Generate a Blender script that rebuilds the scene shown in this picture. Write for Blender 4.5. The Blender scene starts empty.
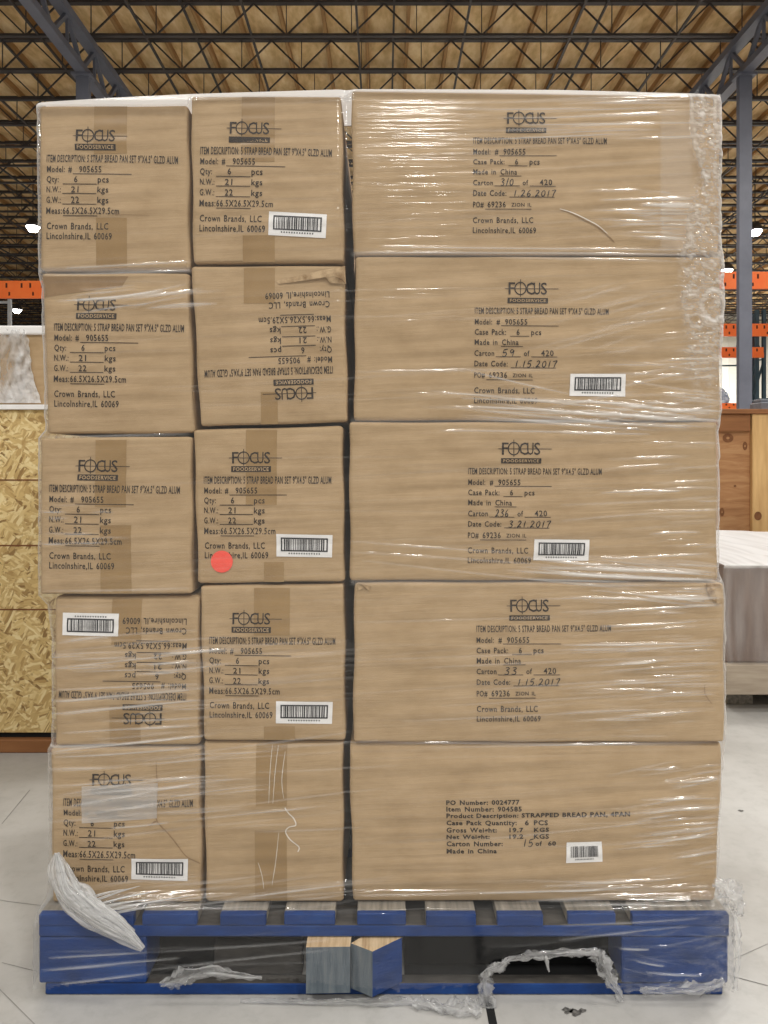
import bpy, bmesh, math, random
import numpy as np
from mathutils import Vector, Matrix

# ------------------------------------------------------------------ camera, world, lights, exposure
SC = bpy.context.scene
COL = SC.collection
F = 740.0            # focal length in pixels of the 768x1024 frame
HZ = 460.0           # eye level row
CAMY = -1.33
CAMZ = 0.947

cam_d = bpy.data.cameras.new('camera')
cam = bpy.data.objects.new('camera', cam_d)
COL.objects.link(cam)
cam.location = (0, CAMY, CAMZ)
cam.rotation_euler = (math.pi / 2, 0, 0)
cam_d.sensor_fit = 'AUTO'
cam_d.sensor_width = 36.0
cam_d.lens = F / 1024 * 36.0
cam_d.shift_y = -(512 - HZ) / 1024
cam_d.clip_start = 0.05
cam_d.clip_end = 200
SC.camera = cam

SC.view_settings.view_transform = 'Standard'
SC.view_settings.look = 'None'
SC.view_settings.exposure = 0.0
SC.view_settings.gamma = 1.0
SC.view_settings.use_curve_mapping = False

world = bpy.data.worlds.new('world')
SC.world = world
world.use_nodes = True
world.node_tree.nodes['Background'].inputs[0].default_value = (1.0, 0.97, 0.92, 1)
world.node_tree.nodes['Background'].inputs[1].default_value = 0.36


def lamp(x, y, z, power, size=(0.7, 0.7), color=(1.0, 0.965, 0.91)):
    d = bpy.data.lights.new('high_bay_and_fill_light', 'AREA')
    d.shape = 'RECTANGLE'
    d.size, d.size_y = size
    d.energy = power
    d.color = color
    o = bpy.data.objects.new('high_bay_and_fill_light', d)
    COL.objects.link(o)
    o.location = (x, y, z)
    return o


for lx, ly, lw in ((-2.2, -4.2, 150), (2.6, -4.2, 210), (0.4, -7.5, 235), (-2.0, -0.9, 22), (3.0, -0.9, 115),
                   (-2.6, 2.9, 70), (4.4, 2.6, 270), (-2.6, 6.0, 135), (7.0, 5.0, 200), (0.0, 12.0, 300), (7.5, 15.0, 300), (-8, 15, 300), (8, 22, 500), (11, 28.3, 1500)):  # last lamp added only to brighten the white back wall
    lamp(lx, ly, 6.15, lw)

# ------------------------------------------------------------------ helpers
RNG = np.random.default_rng(11)
random.seed(5)


def P(px, py, Y=0.0):
    s = (Y - CAMY) / F
    return Vector(((px - 384) * s, Y, CAMZ + (HZ - py) * s))


def PX(px, Y):
    return (px - 384) * (Y - CAMY) / F


def PZ(py, Y):
    return CAMZ + (HZ - py) * (Y - CAMY) / F


def floor_at(px, py):
    d = F * CAMZ / (py - HZ)
    return Vector(((px - 384) * d / F, CAMY + d, 0))


def tag(o, label=None, cat=None, group=None, kind=None):
    if label: o['label'] = label
    if cat: o['category'] = cat
    if group: o['group'] = group
    if kind: o['kind'] = kind
    return o


def empty(name, loc, rz=0.0):
    o = bpy.data.objects.new(name, None)
    o.empty_display_size = 0.1
    COL.objects.link(o)
    o.location = loc
    o.rotation_euler = (0, 0, rz)
    return o


def link(name, me, parent=None):
    o = bpy.data.objects.new(name, me)
    COL.objects.link(o)
    if parent is not None:
        o.parent = parent
        # geometry is given in world space: bring it into the parent's space
        m = Matrix.LocRotScale(parent.location, parent.rotation_euler, None)
        o.matrix_parent_inverse = m.inverted()
    return o


class MB:
    """Collects vertices and faces (with a material slot each) and links them as one mesh."""
    def __init__(self):
        self.v, self.f, self.m = [], [], []

    def face(self, pts, m=0):
        n = len(self.v)
        self.v += [tuple(p) for p in pts]
        self.f.append(tuple(range(n, n + len(pts))))
        self.m.append(m)

    def add(self, verts, faces, m=0):
        n = len(self.v)
        self.v += [tuple(p) for p in verts]
        for f in faces:
            self.f.append(tuple(i + n for i in f))
            self.m.append(m)

    def box(self, x0, x1, y0, y1, z0, z1, m=0, bev=0.0, front=None):
        """front: other material slot for the face towards -Y"""
        if bev <= 0:
            v = [(x0, y0, z0), (x1, y0, z0), (x1, y1, z0), (x0, y1, z0), (x0, y0, z1), (x1, y0, z1), (x1, y1, z1), (x0, y1, z1)]
            f = [(0, 3, 2, 1), (4, 5, 6, 7), (0, 1, 5, 4), (1, 2, 6, 5), (2, 3, 7, 6), (3, 0, 4, 7)]
            n = len(self.v)
            self.v += v
            for k, q in enumerate(f):
                self.f.append(tuple(i + n for i in q))
                self.m.append(front if (front is not None and k == 2) else m)
            return
        bm = bmesh.new()
        bmesh.ops.create_cube(bm, size=1)
        for w in bm.verts:
            w.co = Vector(((x0 + x1) / 2 + w.co.x * (x1 - x0), (y0 + y1) / 2 + w.co.y * (y1 - y0), (z0 + z1) / 2 + w.co.z * (z1 - z0)))
        bmesh.ops.bevel(bm, geom=bm.edges[:], offset=bev, segments=2, profile=0.5, affect='EDGES')
        bm.verts.ensure_lookup_table()
        n = len(self.v)
        self.v += [tuple(w.co) for w in bm.verts]
        for q in bm.faces:
            self.f.append(tuple(w.index + n for w in q.verts))
            self.m.append(front if (front is not None and q.normal.y < -0.9) else m)
        bm.free()

    def bar(self, a, b, w, h=None, m=0):
        """square bar from a to b"""
        h = h or w
        a, b = Vector(a), Vector(b)
        d = (b - a).normalized()
        up = Vector((0, 0, 1)) if abs(d.z) < 0.95 else Vector((0, 1, 0))
        s = d.cross(up).normalized()
        t = s.cross(d)
        c = []
        for p in (a, b):
            for i, j in ((-1, -1), (1, -1), (1, 1), (-1, 1)):
                c.append(p + s * (w / 2 * i) + t * (h / 2 * j))
        self.add(c, [(0, 1, 2, 3), (7, 6, 5, 4), (0, 4, 5, 1), (1, 5, 6, 2), (2, 6, 7, 3), (3, 7, 4, 0)], m)

    def prism(self, foot, z0, z1, m=0, mats=None):
        n = len(foot)
        v = [(p[0], p[1], z0) for p in foot] + [(p[0], p[1], z1) for p in foot]
        b = len(self.v)
        self.v += v
        self.f.append(tuple(b + i for i in reversed(range(n)))); self.m.append(m)
        self.f.append(tuple(b + n + i for i in range(n))); self.m.append(mats[0] if mats else m)
        for i in range(n):
            j = (i + 1) % n
            self.f.append((b + i, b + j, b + n + j, b + n + i))
            self.m.append(mats[1 + i] if mats else m)

    def cyl(self, c, r0, r1, z0, z1, n=24, m=0):
        v = [(c[0] + r0 * math.cos(2 * math.pi * i / n), c[1] + r0 * math.sin(2 * math.pi * i / n), z0) for i in range(n)]
        v += [(c[0] + r1 * math.cos(2 * math.pi * i / n), c[1] + r1 * math.sin(2 * math.pi * i / n), z1) for i in range(n)]
        f = [tuple(reversed(range(n))), tuple(range(n, 2 * n))] + [(i, (i + 1) % n, n + (i + 1) % n, n + i) for i in range(n)]
        self.add(v, f, m)

    def build(self, name, mats, parent=None, smooth=False):
        me = bpy.data.meshes.new(name)
        me.from_pydata(self.v, [], self.f)
        for mt in (mats if isinstance(mats, (list, tuple)) else [mats]):
            me.materials.append(mt)
        me.polygons.foreach_set('material_index', self.m)
        if smooth:
            me.polygons.foreach_set('use_smooth', [True] * len(me.polygons))
        me.update()
        return link(name, me, parent)


def grid_mesh(name, V, mats, parent=None, keep=None, attrs=None, closed_u=False, smooth=True):
    """V: (rows, cols, 3) array"""
    r, c = V.shape[:2]
    idx = np.arange(r * c).reshape(r, c)
    if closed_u:
        idx = np.concatenate([idx, idx[:, :1]], 1)
    q = np.stack([idx[:-1, :-1], idx[1:, :-1], idx[1:, 1:], idx[:-1, 1:]], -1).reshape(-1, 4)
    if keep is not None:
        q = q[keep.reshape(-1)]
    me = bpy.data.meshes.new(name)
    me.vertices.add(r * c)
    me.vertices.foreach_set('co', V.reshape(-1).astype(np.float32))
    me.loops.add(q.size)
    me.loops.foreach_set('vertex_index', q.reshape(-1).astype(np.int32))
    me.polygons.add(len(q))
    me.polygons.foreach_set('loop_start', np.arange(0, q.size, 4, dtype=np.int32))
    me.update(calc_edges=True)
    me.polygons.foreach_set('use_smooth', np.full(len(q), smooth))
    for mt in (mats if isinstance(mats, (list, tuple)) else [mats]):
        me.materials.append(mt)
    for k, a in (attrs or {}).items():
        at = me.attributes.new(k, 'FLOAT', 'POINT')
        at.data.foreach_set('value', np.asarray(a, np.float32).reshape(-1))
    me.validate()
    if keep is not None:
        bm = bmesh.new(); bm.from_mesh(me)
        bmesh.ops.delete(bm, geom=[v for v in bm.verts if not v.link_faces], context='VERTS')
        bm.to_mesh(me); bm.free()
    return link(name, me, parent)


def vnoise(x, y, seed=0):
    """smooth value noise on arrays, -1..1"""
    r = np.random.default_rng(seed).uniform(-1, 1, (256, 256))
    xi, yi = np.floor(x).astype(int), np.floor(y).astype(int)
    fx, fy = x - xi, y - yi
    fx, fy = fx * fx * (3 - 2 * fx), fy * fy * (3 - 2 * fy)
    g = lambda a, b: r[a % 256, b % 256]
    return (g(xi, yi) * (1 - fx) + g(xi + 1, yi) * fx) * (1 - fy) + (g(xi, yi + 1) * (1 - fx) + g(xi + 1, yi + 1) * fx) * fy


# ------------------------------------------------------------------ materials
def mat(name):
    m = bpy.data.materials.new(name)
    m.use_nodes = True
    nt = m.node_tree
    nt.nodes.clear()
    out = nt.nodes.new('ShaderNodeOutputMaterial')
    return m, nt, out


class N:
    def __init__(self, nt): self.nt = nt

    def __call__(self, t, **kw):
        n = self.nt.nodes.new('ShaderNode' + t)
        for k, v in kw.items():
            setattr(n, k, v)
        return n

    def L(self, a, b): self.nt.links.new(a, b)


def ramp(n, stops):
    cr = n.color_ramp
    while len(cr.elements) < len(stops):
        cr.elements.new(0.5)
    for e, (p, c) in zip(cr.elements, stops):
        e.position = p
        e.color = (*c, 1)


def surf(name, stops, scale=(1, 1, 1), noise=5.0, detail=6.0, rough=0.7, bump=0.0, bscale=60.0, metal=0.0, spec=0.4, rot=(0, 0, 0), distortion=0.0):
    """noise-coloured Principled material in object space"""
    m, nt, out = mat(name)
    n = N(nt)
    tc = n('TexCoord')
    mp = n('Mapping')
    mp.inputs['Scale'].default_value = scale
    mp.inputs['Rotation'].default_value = rot
    n.L(tc.outputs['Object'], mp.inputs['Vector'])
    tx = n('TexNoise')
    tx.inputs['Scale'].default_value = noise
    tx.inputs['Detail'].default_value = detail
    tx.inputs['Roughness'].default_value = 0.6
    tx.inputs['Distortion'].default_value = distortion
    n.L(mp.outputs[0], tx.inputs['Vector'])
    r = n('ValToRGB')
    ramp(r, stops)
    n.L(tx.outputs['Fac'], r.inputs[0])
    b = n('BsdfPrincipled')
    b.inputs['Roughness'].default_value = rough
    b.inputs['Metallic'].default_value = metal
    b.inputs['Specular IOR Level'].default_value = spec
    n.L(r.outputs[0], b.inputs['Base Color'])
    if bump:
        t2 = n('TexNoise')
        t2.inputs['Scale'].default_value = bscale
        t2.inputs['Detail'].default_value = 4
        n.L(mp.outputs[0], t2.inputs['Vector'])
        bp = n('Bump')
        bp.inputs['Strength'].default_value = bump
        bp.inputs['Distance'].default_value = 0.003
        n.L(t2.outputs['Fac'], bp.inputs['Height'])
        n.L(bp.outputs[0], b.inputs['Normal'])
    n.L(b.outputs[0], out.inputs[0])
    return m


def c8(r, g, b):
    f = lambda v: (v / 255 / 12.92) if v <= 10 else ((v / 255 + 0.055) / 1.055) ** 2.4
    return (f(r), f(g), f(b))


M = {}
M['kraft_dark'] = surf('kraft_board_dark', [(0.3, c8(135, 108, 76)), (0.7, c8(158, 130, 96))], noise=20, rough=0.8)
M['torn'] = surf('torn_board', [(0.35, c8(140, 112, 78)), (0.6, c8(196, 170, 134))], noise=45, rough=0.9)
M['tape'] = surf('brown_packing_tape', [(0.3, c8(150, 121, 80)), (0.7, c8(162, 133, 91))], noise=14, rough=0.32, spec=0.5, bump=0.1, bscale=30)
M['ink'] = surf('black_ink', [(0.3, c8(38, 33, 29)), (0.62, c8(60, 50, 42)), (0.8, c8(110, 90, 68))], noise=420, detail=3, rough=0.75)
M['pen'] = surf('black_marker', [(0.3, c8(22, 20, 22)), (0.7, c8(40, 36, 36))], noise=200, rough=0.5)
M['label'] = surf('white_label_paper', [(0.3, c8(236, 234, 232)), (0.7, c8(244, 243, 242))], noise=30, rough=0.5)
M['bars'] = surf('barcode_ink', [(0.3, c8(26, 26, 30)), (0.7, c8(44, 44, 50))], noise=100, rough=0.5)
M['red'] = surf('red_dot_paper', [(0.3, c8(250, 88, 74)), (0.7, c8(255, 100, 84))], noise=60, rough=0.5)
M['blue'] = surf('blue_paint', [(0.25, c8(6, 42, 92)), (0.55, c8(12, 56, 120)), (0.75, c8(22, 70, 136)), (0.83, c8(120, 120, 118))], scale=(1, 1, 2.5), noise=12, detail=9, rough=0.5, bump=0.25, bscale=90)
M['greywood'] = surf('weathered_pallet_wood', [(0.25, c8(96, 92, 86)), (0.5, c8(140, 134, 124)), (0.75, c8(172, 164, 150))], scale=(9, 1, 9), noise=9, detail=9, rough=0.85, bump=0.3, bscale=60)
M['greyblock'] = surf('grey_painted_block', [(0.25, c8(66, 78, 88)), (0.5, c8(98, 108, 116)), (0.75, c8(128, 132, 132))], scale=(9, 9, 1), noise=9, detail=9, rough=0.8, bump=0.4, bscale=50)
M['greydark'] = surf('dark_shaded_pallet_wood', [(0.25, c8(52, 50, 48)), (0.6, c8(80, 76, 72)), (0.8, c8(98, 94, 88))], scale=(2, 9, 9), noise=9, detail=8, rough=0.9)  # shade between the deck boards is put into this darker colour
M['endgrain'] = surf('fresh_split_wood', [(0.3, c8(170, 138, 98)), (0.6, c8(214, 188, 150)), (0.75, c8(226, 204, 170))], scale=(14, 1, 1), noise=9, detail=6, rough=0.8)
M['steel'] = surf('grey_steel_paint', [(0.3, c8(98, 101, 113)), (0.7, c8(112, 115, 127))], noise=3, rough=0.5)
M['darksteel'] = surf('dark_steel_paint', [(0.3, c8(56, 52, 51)), (0.7, c8(76, 70, 68))], noise=3, rough=0.6)
M['deck'] = surf('roof_deck_plywood', [(0.3, c8(186, 150, 98)), (0.5, c8(222, 190, 138)), (0.68, c8(242, 216, 170))], scale=(1, 0.35, 1), noise=6, detail=10, rough=0.85)
M['purlin'] = surf('roof_purlin_wood', [(0.3, c8(150, 114, 72)), (0.7, c8(180, 142, 94))], scale=(6, 0.5, 6), noise=4, rough=0.85)
M['orange'] = surf('orange_rack_paint', [(0.3, c8(250, 112, 44)), (0.7, c8(255, 128, 58))], noise=4, rough=0.45)
M['hole'] = surf('slot_shadow_steel', [(0.3, c8(70, 28, 14)), (0.7, c8(80, 34, 18))], noise=4, rough=0.8)
M['rackgreen'] = surf('dark_green_rack_paint', [(0.3, c8(44, 62, 72)), (0.7, c8(60, 80, 90))], noise=4, rough=0.45)
M['galv'] = surf('pale_rack_paint', [(0.3, c8(176, 180, 184)), (0.7, c8(200, 204, 206))], noise=4, rough=0.45)
M['whitewall'] = surf('white_wall_paint', [(0.3, c8(226, 226, 218)), (0.7, c8(238, 238, 230))], noise=1.2, rough=0.8)
M['pine'] = surf('pine_boards', [(0.25, c8(142, 96, 60)), (0.5, c8(168, 122, 80)), (0.75, c8(186, 144, 100))], scale=(1.2, 1, 9), noise=3.4, detail=7, rough=0.65, distortion=1.2)
M['pinepale'] = surf('pale_pine_post', [(0.25, c8(182, 140, 88)), (0.6, c8(212, 174, 118)), (0.8, c8(222, 188, 134))], scale=(9, 1, 1), noise=3, detail=7, rough=0.65)
M['pinered'] = surf('reddish_plank', [(0.25, c8(118, 74, 40)), (0.6, c8(146, 98, 58)), (0.8, c8(162, 114, 72))], scale=(1, 1, 8), noise=3, detail=7, rough=0.65)
M['lightwood'] = surf('light_board', [(0.25, c8(146, 132, 116)), (0.6, c8(176, 162, 144)), (0.8, c8(188, 176, 160))], scale=(1, 1, 9), noise=5, detail=7, rough=0.7)
M['black'] = surf('black_joint_and_shade', [(0.3, c8(16, 16, 17)), (0.7, c8(26, 26, 27))], noise=10, rough=0.9)  # floor joint; also stands in for shade in openings and crate gap
M['knot'] = surf('wood_knot', [(0.3, c8(104, 64, 34)), (0.7, c8(132, 86, 50))], noise=40, rough=0.7)
M['bagplastic'] = surf('pale_blue_plastic', [(0.4, c8(96, 110, 140)), (0.6, c8(214, 222, 234))], noise=9, rough=0.3)
M['greyplastic'] = surf('grey_plastic', [(0.3, c8(92, 96, 104)), (0.7, c8(128, 132, 140))], noise=10, rough=0.5)
M['shrinkgrey'] = surf('greyish_carton', [(0.3, c8(112, 94, 84)), (0.7, c8(138, 120, 110))], scale=(8, 1, 1), noise=6, rough=0.7)
M['string'] = surf('white_tape_thread', [(0.3, c8(222, 214, 200)), (0.7, c8(236, 230, 220))], noise=80, rough=0.5)


def concrete():
    m, nt, out = mat('concrete_floor')
    n = N(nt)
    tc = n('TexCoord')
    a = n('TexNoise'); a.inputs['Scale'].default_value = 1.1; a.inputs['Detail'].default_value = 9; a.inputs['Roughness'].default_value = 0.62
    b = n('TexNoise'); b.inputs['Scale'].default_value = 26; b.inputs['Detail'].default_value = 8; b.inputs['Roughness'].default_value = 0.7
    n.L(tc.outputs['Object'], a.inputs['Vector']); n.L(tc.outputs['Object'], b.inputs['Vector'])
    r1 = n('ValToRGB'); ramp(r1, [(0.3, c8(158, 155, 150)), (0.5, c8(180, 178, 174)), (0.7, c8(196, 195, 192))])
    r2 = n('ValToRGB'); ramp(r2, [(0.3, (0.86, 0.86, 0.855)), (0.5, (0.97, 0.97, 0.97)), (0.7, (1.0, 1.0, 1.0))])
    n.L(a.outputs['Fac'], r1.inputs[0]); n.L(b.outputs['Fac'], r2.inputs[0])
    mx = n('Mix', data_type='RGBA', blend_type='MULTIPLY'); mx.inputs[0].default_value = 1
    n.L(r1.outputs[0], mx.inputs[6]); n.L(r2.outputs[0], mx.inputs[7])
    p = n('BsdfPrincipled')
    p.inputs['Roughness'].default_value = 0.5
    p.inputs['Specular IOR Level'].default_value = 0.3
    n.L(mx.outputs[2], p.inputs['Base Color'])
    n.L(p.outputs[0], out.inputs[0])
    return m


def osb():
    m, nt, out = mat('oriented_strand_board')
    n = N(nt)
    tc = n('TexCoord')
    cols = []
    for k, (rot, sc) in enumerate((((0, 0.25, 0), (22, 1, 130)), ((0, -0.6, 0), (24, 1, 120)), ((0, 1.1, 0), (22, 1, 120)))):
        mr = n('Mapping'); mr.inputs['Rotation'].default_value = rot
        n.L(tc.outputs['Object'], mr.inputs['Vector'])
        mp = n('Mapping'); mp.inputs['Scale'].default_value = sc
        n.L(mr.outputs[0], mp.inputs['Vector'])
        dn = n('TexNoise'); dn.inputs['Scale'].default_value = 9; dn.inputs['Detail'].default_value = 3
        n.L(tc.outputs['Object'], dn.inputs['Vector'])
        ad = n('MixRGB', blend_type='ADD'); ad.inputs[0].default_value = 1.0
        sc4 = n('MixRGB', blend_type='MULTIPLY'); sc4.inputs[0].default_value = 1.0; sc4.inputs[2].default_value = (3, 3, 5, 1)
        n.L(dn.outputs['Color'], sc4.inputs[1])
        n.L(mp.outputs[0], ad.inputs[1]); n.L(sc4.outputs[0], ad.inputs[2])
        v = n('TexVoronoi'); v.inputs['Scale'].default_value = 1.0
        n.L(ad.outputs[0], v.inputs['Vector'])
        r = n('ValToRGB')
        ramp(r, [(0.0, c8(128, 96, 52)), (0.16, c8(180, 148, 92)), (0.6, c8(212, 184, 124)), (1.0, c8(232, 212, 160))])
        sp = n('SeparateColor'); n.L(v.outputs['Color'], sp.inputs[0])
        n.L(sp.outputs[k % 3], r.inputs[0])
        cols.append(r.outputs[0])
    msk = n('TexNoise'); msk.inputs['Scale'].default_value = 30; msk.inputs['Detail'].default_value = 3
    n.L(tc.outputs['Object'], msk.inputs['Vector'])
    rm = n('ValToRGB'); ramp(rm, [(0.47, (0, 0, 0)), (0.53, (1, 1, 1))]); n.L(msk.outputs['Fac'], rm.inputs[0])
    x1 = n('Mix', data_type='RGBA'); n.L(rm.outputs[0], x1.inputs[0]); n.L(cols[0], x1.inputs[6]); n.L(cols[1], x1.inputs[7])
    ms2 = n('TexNoise'); ms2.inputs['Scale'].default_value = 26; ms2.inputs['Detail'].default_value = 3
    mp2 = n('Mapping'); mp2.inputs['Location'].default_value = (3, 1, 2); n.L(tc.outputs['Object'], mp2.inputs['Vector']); n.L(mp2.outputs[0], ms2.inputs['Vector'])
    rm2 = n('ValToRGB'); ramp(rm2, [(0.5, (0, 0, 0)), (0.56, (1, 1, 1))]); n.L(ms2.outputs['Fac'], rm2.inputs[0])
    x2 = n('Mix', data_type='RGBA'); n.L(rm2.outputs[0], x2.inputs[0]); n.L(x1.outputs[2], x2.inputs[6]); n.L(cols[2], x2.inputs[7])
    p = n('BsdfPrincipled'); p.inputs['Roughness'].default_value = 0.7
    n.L(x2.outputs[2], p.inputs['Base Color'])
    n.L(p.outputs[0], out.inputs[0])
    return m


def film(name, bump_fine=0.5, base_haze=0.0):
    """clear stretch film: see-through, glossy, milky where attribute haze says it is gathered in layers"""
    m, nt, out = mat(name)
    n = N(nt)
    tc = n('TexCoord')
    hz = n('Attribute', attribute_name='haze')
    cr = n('Attribute', attribute_name='crumple')
    mp = n('Mapping'); mp.inputs['Rotation'].default_value = (0, 0.07, 0); mp.inputs['Scale'].default_value = (5, 20, 170)
    n.L(tc.outputs['Object'], mp.inputs['Vector'])
    t1 = n('TexNoise'); t1.inputs['Scale'].default_value = 1.0; t1.inputs['Detail'].default_value = 3
    n.L(mp.outputs[0], t1.inputs['Vector'])
    t2 = n('TexNoise'); t2.inputs['Scale'].default_value = 95; t2.inputs['Detail'].default_value = 3; t2.inputs['Distortion'].default_value = 0.6
    n.L(tc.outputs['Object'], t2.inputs['Vector'])
    mul = n('Math', operation='MULTIPLY'); n.L(t2.outputs['Fac'], mul.inputs[0]); n.L(cr.outputs['Fac'], mul.inputs[1])
    m3 = n('Math', operation='MULTIPLY_ADD'); n.L(mul.outputs[0], m3.inputs[0]); m3.inputs[1].default_value = 4.5
    m4 = n('Math', operation='MULTIPLY'); n.L(t1.outputs['Fac'], m4.inputs[0]); m4.inputs[1].default_value = bump_fine
    n.L(m4.outputs[0], m3.inputs[2])
    bp = n('Bump'); bp.inputs['Strength'].default_value = 1.0; bp.inputs['Distance'].default_value = 0.0035
    n.L(m3.outputs[0], bp.inputs['Height'])
    tr = n('BsdfTransparent'); tr.inputs[0].default_value = (0.985, 0.985, 0.985, 1)
    gl = n('BsdfGlossy'); gl.inputs['Roughness'].default_value = 0.12
    gl.inputs[0].default_value = (1, 1, 1, 1)
    n.L(bp.outputs[0], gl.inputs['Normal'])
    lw = n('LayerWeight'); lw.inputs['Blend'].default_value = 0.5
    n.L(bp.outputs[0], lw.inputs['Normal'])
    p5 = n('Math', operation='POWER'); p5.inputs[1].default_value = 4.0; n.L(lw.outputs['Facing'], p5.inputs[0])
    fm = n('Math', operation='MULTIPLY_ADD'); fm.inputs[1].default_value = 0.9; fm.inputs[2].default_value = 0.043; fm.use_clamp = True
    n.L(p5.outputs[0], fm.inputs[0])
    cl = n('Math', operation='MINIMUM'); cl.inputs[1].default_value = 0.35; n.L(fm.outputs[0], cl.inputs[0])
    x1 = n('MixShader'); n.L(cl.outputs[0], x1.inputs[0]); n.L(tr.outputs[0], x1.inputs[1]); n.L(gl.outputs[0], x1.inputs[2])
    df = n('BsdfDiffuse'); df.inputs[0].default_value = (0.9, 0.9, 0.9, 1); n.L(bp.outputs[0], df.inputs['Normal'])
    tl = n('BsdfTranslucent'); tl.inputs[0].default_value = (0.9, 0.9, 0.9, 1)
    x0 = n('MixShader'); x0.inputs[0].default_value = 0.4; n.L(df.outputs[0], x0.inputs[1]); n.L(tl.outputs[0], x0.inputs[2])
    ad = n('Math', operation='ADD'); ad.use_clamp = True; n.L(hz.outputs['Fac'], ad.inputs[0]); ad.inputs[1].default_value = base_haze
    x2 = n('MixShader'); n.L(ad.outputs[0], x2.inputs[0]); n.L(x1.outputs[0], x2.inputs[1]); n.L(x0.outputs[0], x2.inputs[2])
    n.L(x2.outputs[0], out.inputs[0])
    return m


def emit(name, col, s):
    m, nt, out = mat(name)
    n = N(nt)
    e = n('Emission'); e.inputs[0].default_value = (*col, 1); e.inputs[1].default_value = s
    n.L(e.outputs[0], out.inputs[0])
    return m


M['concrete'] = concrete()
def kraft():
    m, nt, out = mat('kraft_board')
    n = N(nt)
    ge = n('NewGeometry')
    tx = n('TexNoise'); tx.inputs['Scale'].default_value = 11; tx.inputs['Detail'].default_value = 9; tx.inputs['Roughness'].default_value = 0.65
    mp = n('Mapping'); mp.inputs['Scale'].default_value = (1, 1, 2.2)
    n.L(ge.outputs['Position'], mp.inputs['Vector']); n.L(mp.outputs[0], tx.inputs['Vector'])
    r = n('ValToRGB'); ramp(r, [(0.3, c8(168, 142, 107)), (0.5, c8(180, 154, 119)), (0.7, c8(189, 163, 129))])
    n.L(tx.outputs['Fac'], r.inputs[0])
    # creases left by the tight wrap: long, thin, nearly level
    mr = n('Mapping'); mr.inputs['Rotation'].default_value = (0, 0.05, 0)
    n.L(ge.outputs['Position'], mr.inputs['Vector'])
    m2 = n('Mapping'); m2.inputs['Scale'].default_value = (5, 5, 90)
    n.L(mr.outputs[0], m2.inputs['Vector'])
    t2 = n('TexNoise'); t2.inputs['Scale'].default_value = 1; t2.inputs['Detail'].default_value = 4; t2.inputs['Roughness'].default_value = 0.6
    n.L(m2.outputs[0], t2.inputs['Vector'])
    t3 = n('TexNoise'); t3.inputs['Scale'].default_value = 260; t3.inputs['Detail'].default_value = 3
    n.L(ge.outputs['Position'], t3.inputs['Vector'])
    ma = n('Math', operation='MULTIPLY_ADD'); n.L(t3.outputs['Fac'], ma.inputs[0]); ma.inputs[1].default_value = 0.06; n.L(t2.outputs['Fac'], ma.inputs[2])
    bp = n('Bump'); bp.inputs['Strength'].default_value = 0.45; bp.inputs['Distance'].default_value = 0.0032
    n.L(ma.outputs[0], bp.inputs['Height'])
    b = n('BsdfPrincipled'); b.inputs['Roughness'].default_value = 0.75; b.inputs['Specular IOR Level'].default_value = 0.25
    n.L(r.outputs[0], b.inputs['Base Color']); n.L(bp.outputs[0], b.inputs['Normal'])
    n.L(b.outputs[0], out.inputs[0])
    return m


M['kraft'] = kraft()
M['osb'] = osb()
M['film'] = film('stretch_film', 0.2)
M['film_bunch'] = film('bunched_stretch_film', 0.2)
M['lamp'] = emit('lamp_lens', (1.0, 0.98, 0.95), 26)

# ------------------------------------------------------------------ setting: floor, roof, wall
mb = MB(); mb.box(-24, 24, -8, 48, -0.12, 0.0)
tag(mb.build('floor', M['concrete']), kind='structure')
mb = MB()
mb.box(0.176, 0.190, -4, 9, -0.02, 0.0012)
tag(mb.build('floor_joint', M['black']), kind='structure')
# hairline saw cuts and a small stain on the concrete
mb = MB()
def floor_line(pts, w):
    for a, b in zip(pts[:-1], pts[1:]):
        a, b = floor_at(*a), floor_at(*b)
        d = (b - a).normalized(); s = Vector((-d.y, d.x, 0)) * w / 2
        mb.face([a - s + Vector((0, 0, .0008)), b - s + Vector((0, 0, .0008)), b + s + Vector((0, 0, .0008)), a + s + Vector((0, 0, .0008))])
floor_line([(698, 971), (730, 976), (768, 986)], 0.0018)
floor_line([(-20, 897), (10, 902), (60, 908)], 0.0014)
floor_line([(2, 963), (38, 972)], 0.0014)
floor_line([(30, 790), (2, 824)], 0.002)
floor_line([(-5, 985), (40, 1030)], 0.0012)
floor_line([(768, 944), (728, 962), (700, 998)], 0.0012)
tag(mb.build('floor_cracks', surf('crack_grime', [(0.3, c8(118, 116, 112)), (0.7, c8(140, 138, 134))], noise=30)), kind='structure')
mb = MB()
for (cx, cy, rr) in ((568, 1011, 0.009), (576, 1013, 0.010), (583, 1011, 0.006), (741, 811, 0.007)):
    c = floor_at(cx, cy)
    mb.face([(c.x + rr * (1 + .3 * math.sin(5 * t)) * math.cos(t), c.y + 0.8 * rr * (1 + .3 * math.cos(3 * t)) * math.sin(t), 0.0011) for t in np.linspace(0, 2 * math.pi, 14)[:-1]])
tag(mb.build('floor_stain', surf('floor_grime', [(0.4, c8(70, 68, 66)), (0.6, c8(120, 118, 114))], noise=160)), kind='structure')

HC = CAMZ
XL, XR = -4.08, 4.89             # girder lines
COLY = CAMY + 10.0
mb = MB(); mb.box(-24, 24, 4.5, 47, HC + 6.44, HC + 6.5)
tag(mb.build('ceiling', M['deck']), kind='structure')
mb = MB()
x = -21.0
while x < 21:
    mb.box(x - 0.025, x + 0.025, 4.5, 47, HC + 6.335, HC + 6.44)
    x += 0.61
tag(mb.build('ceiling_purlins', M['purlin']), kind='structure')


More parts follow.
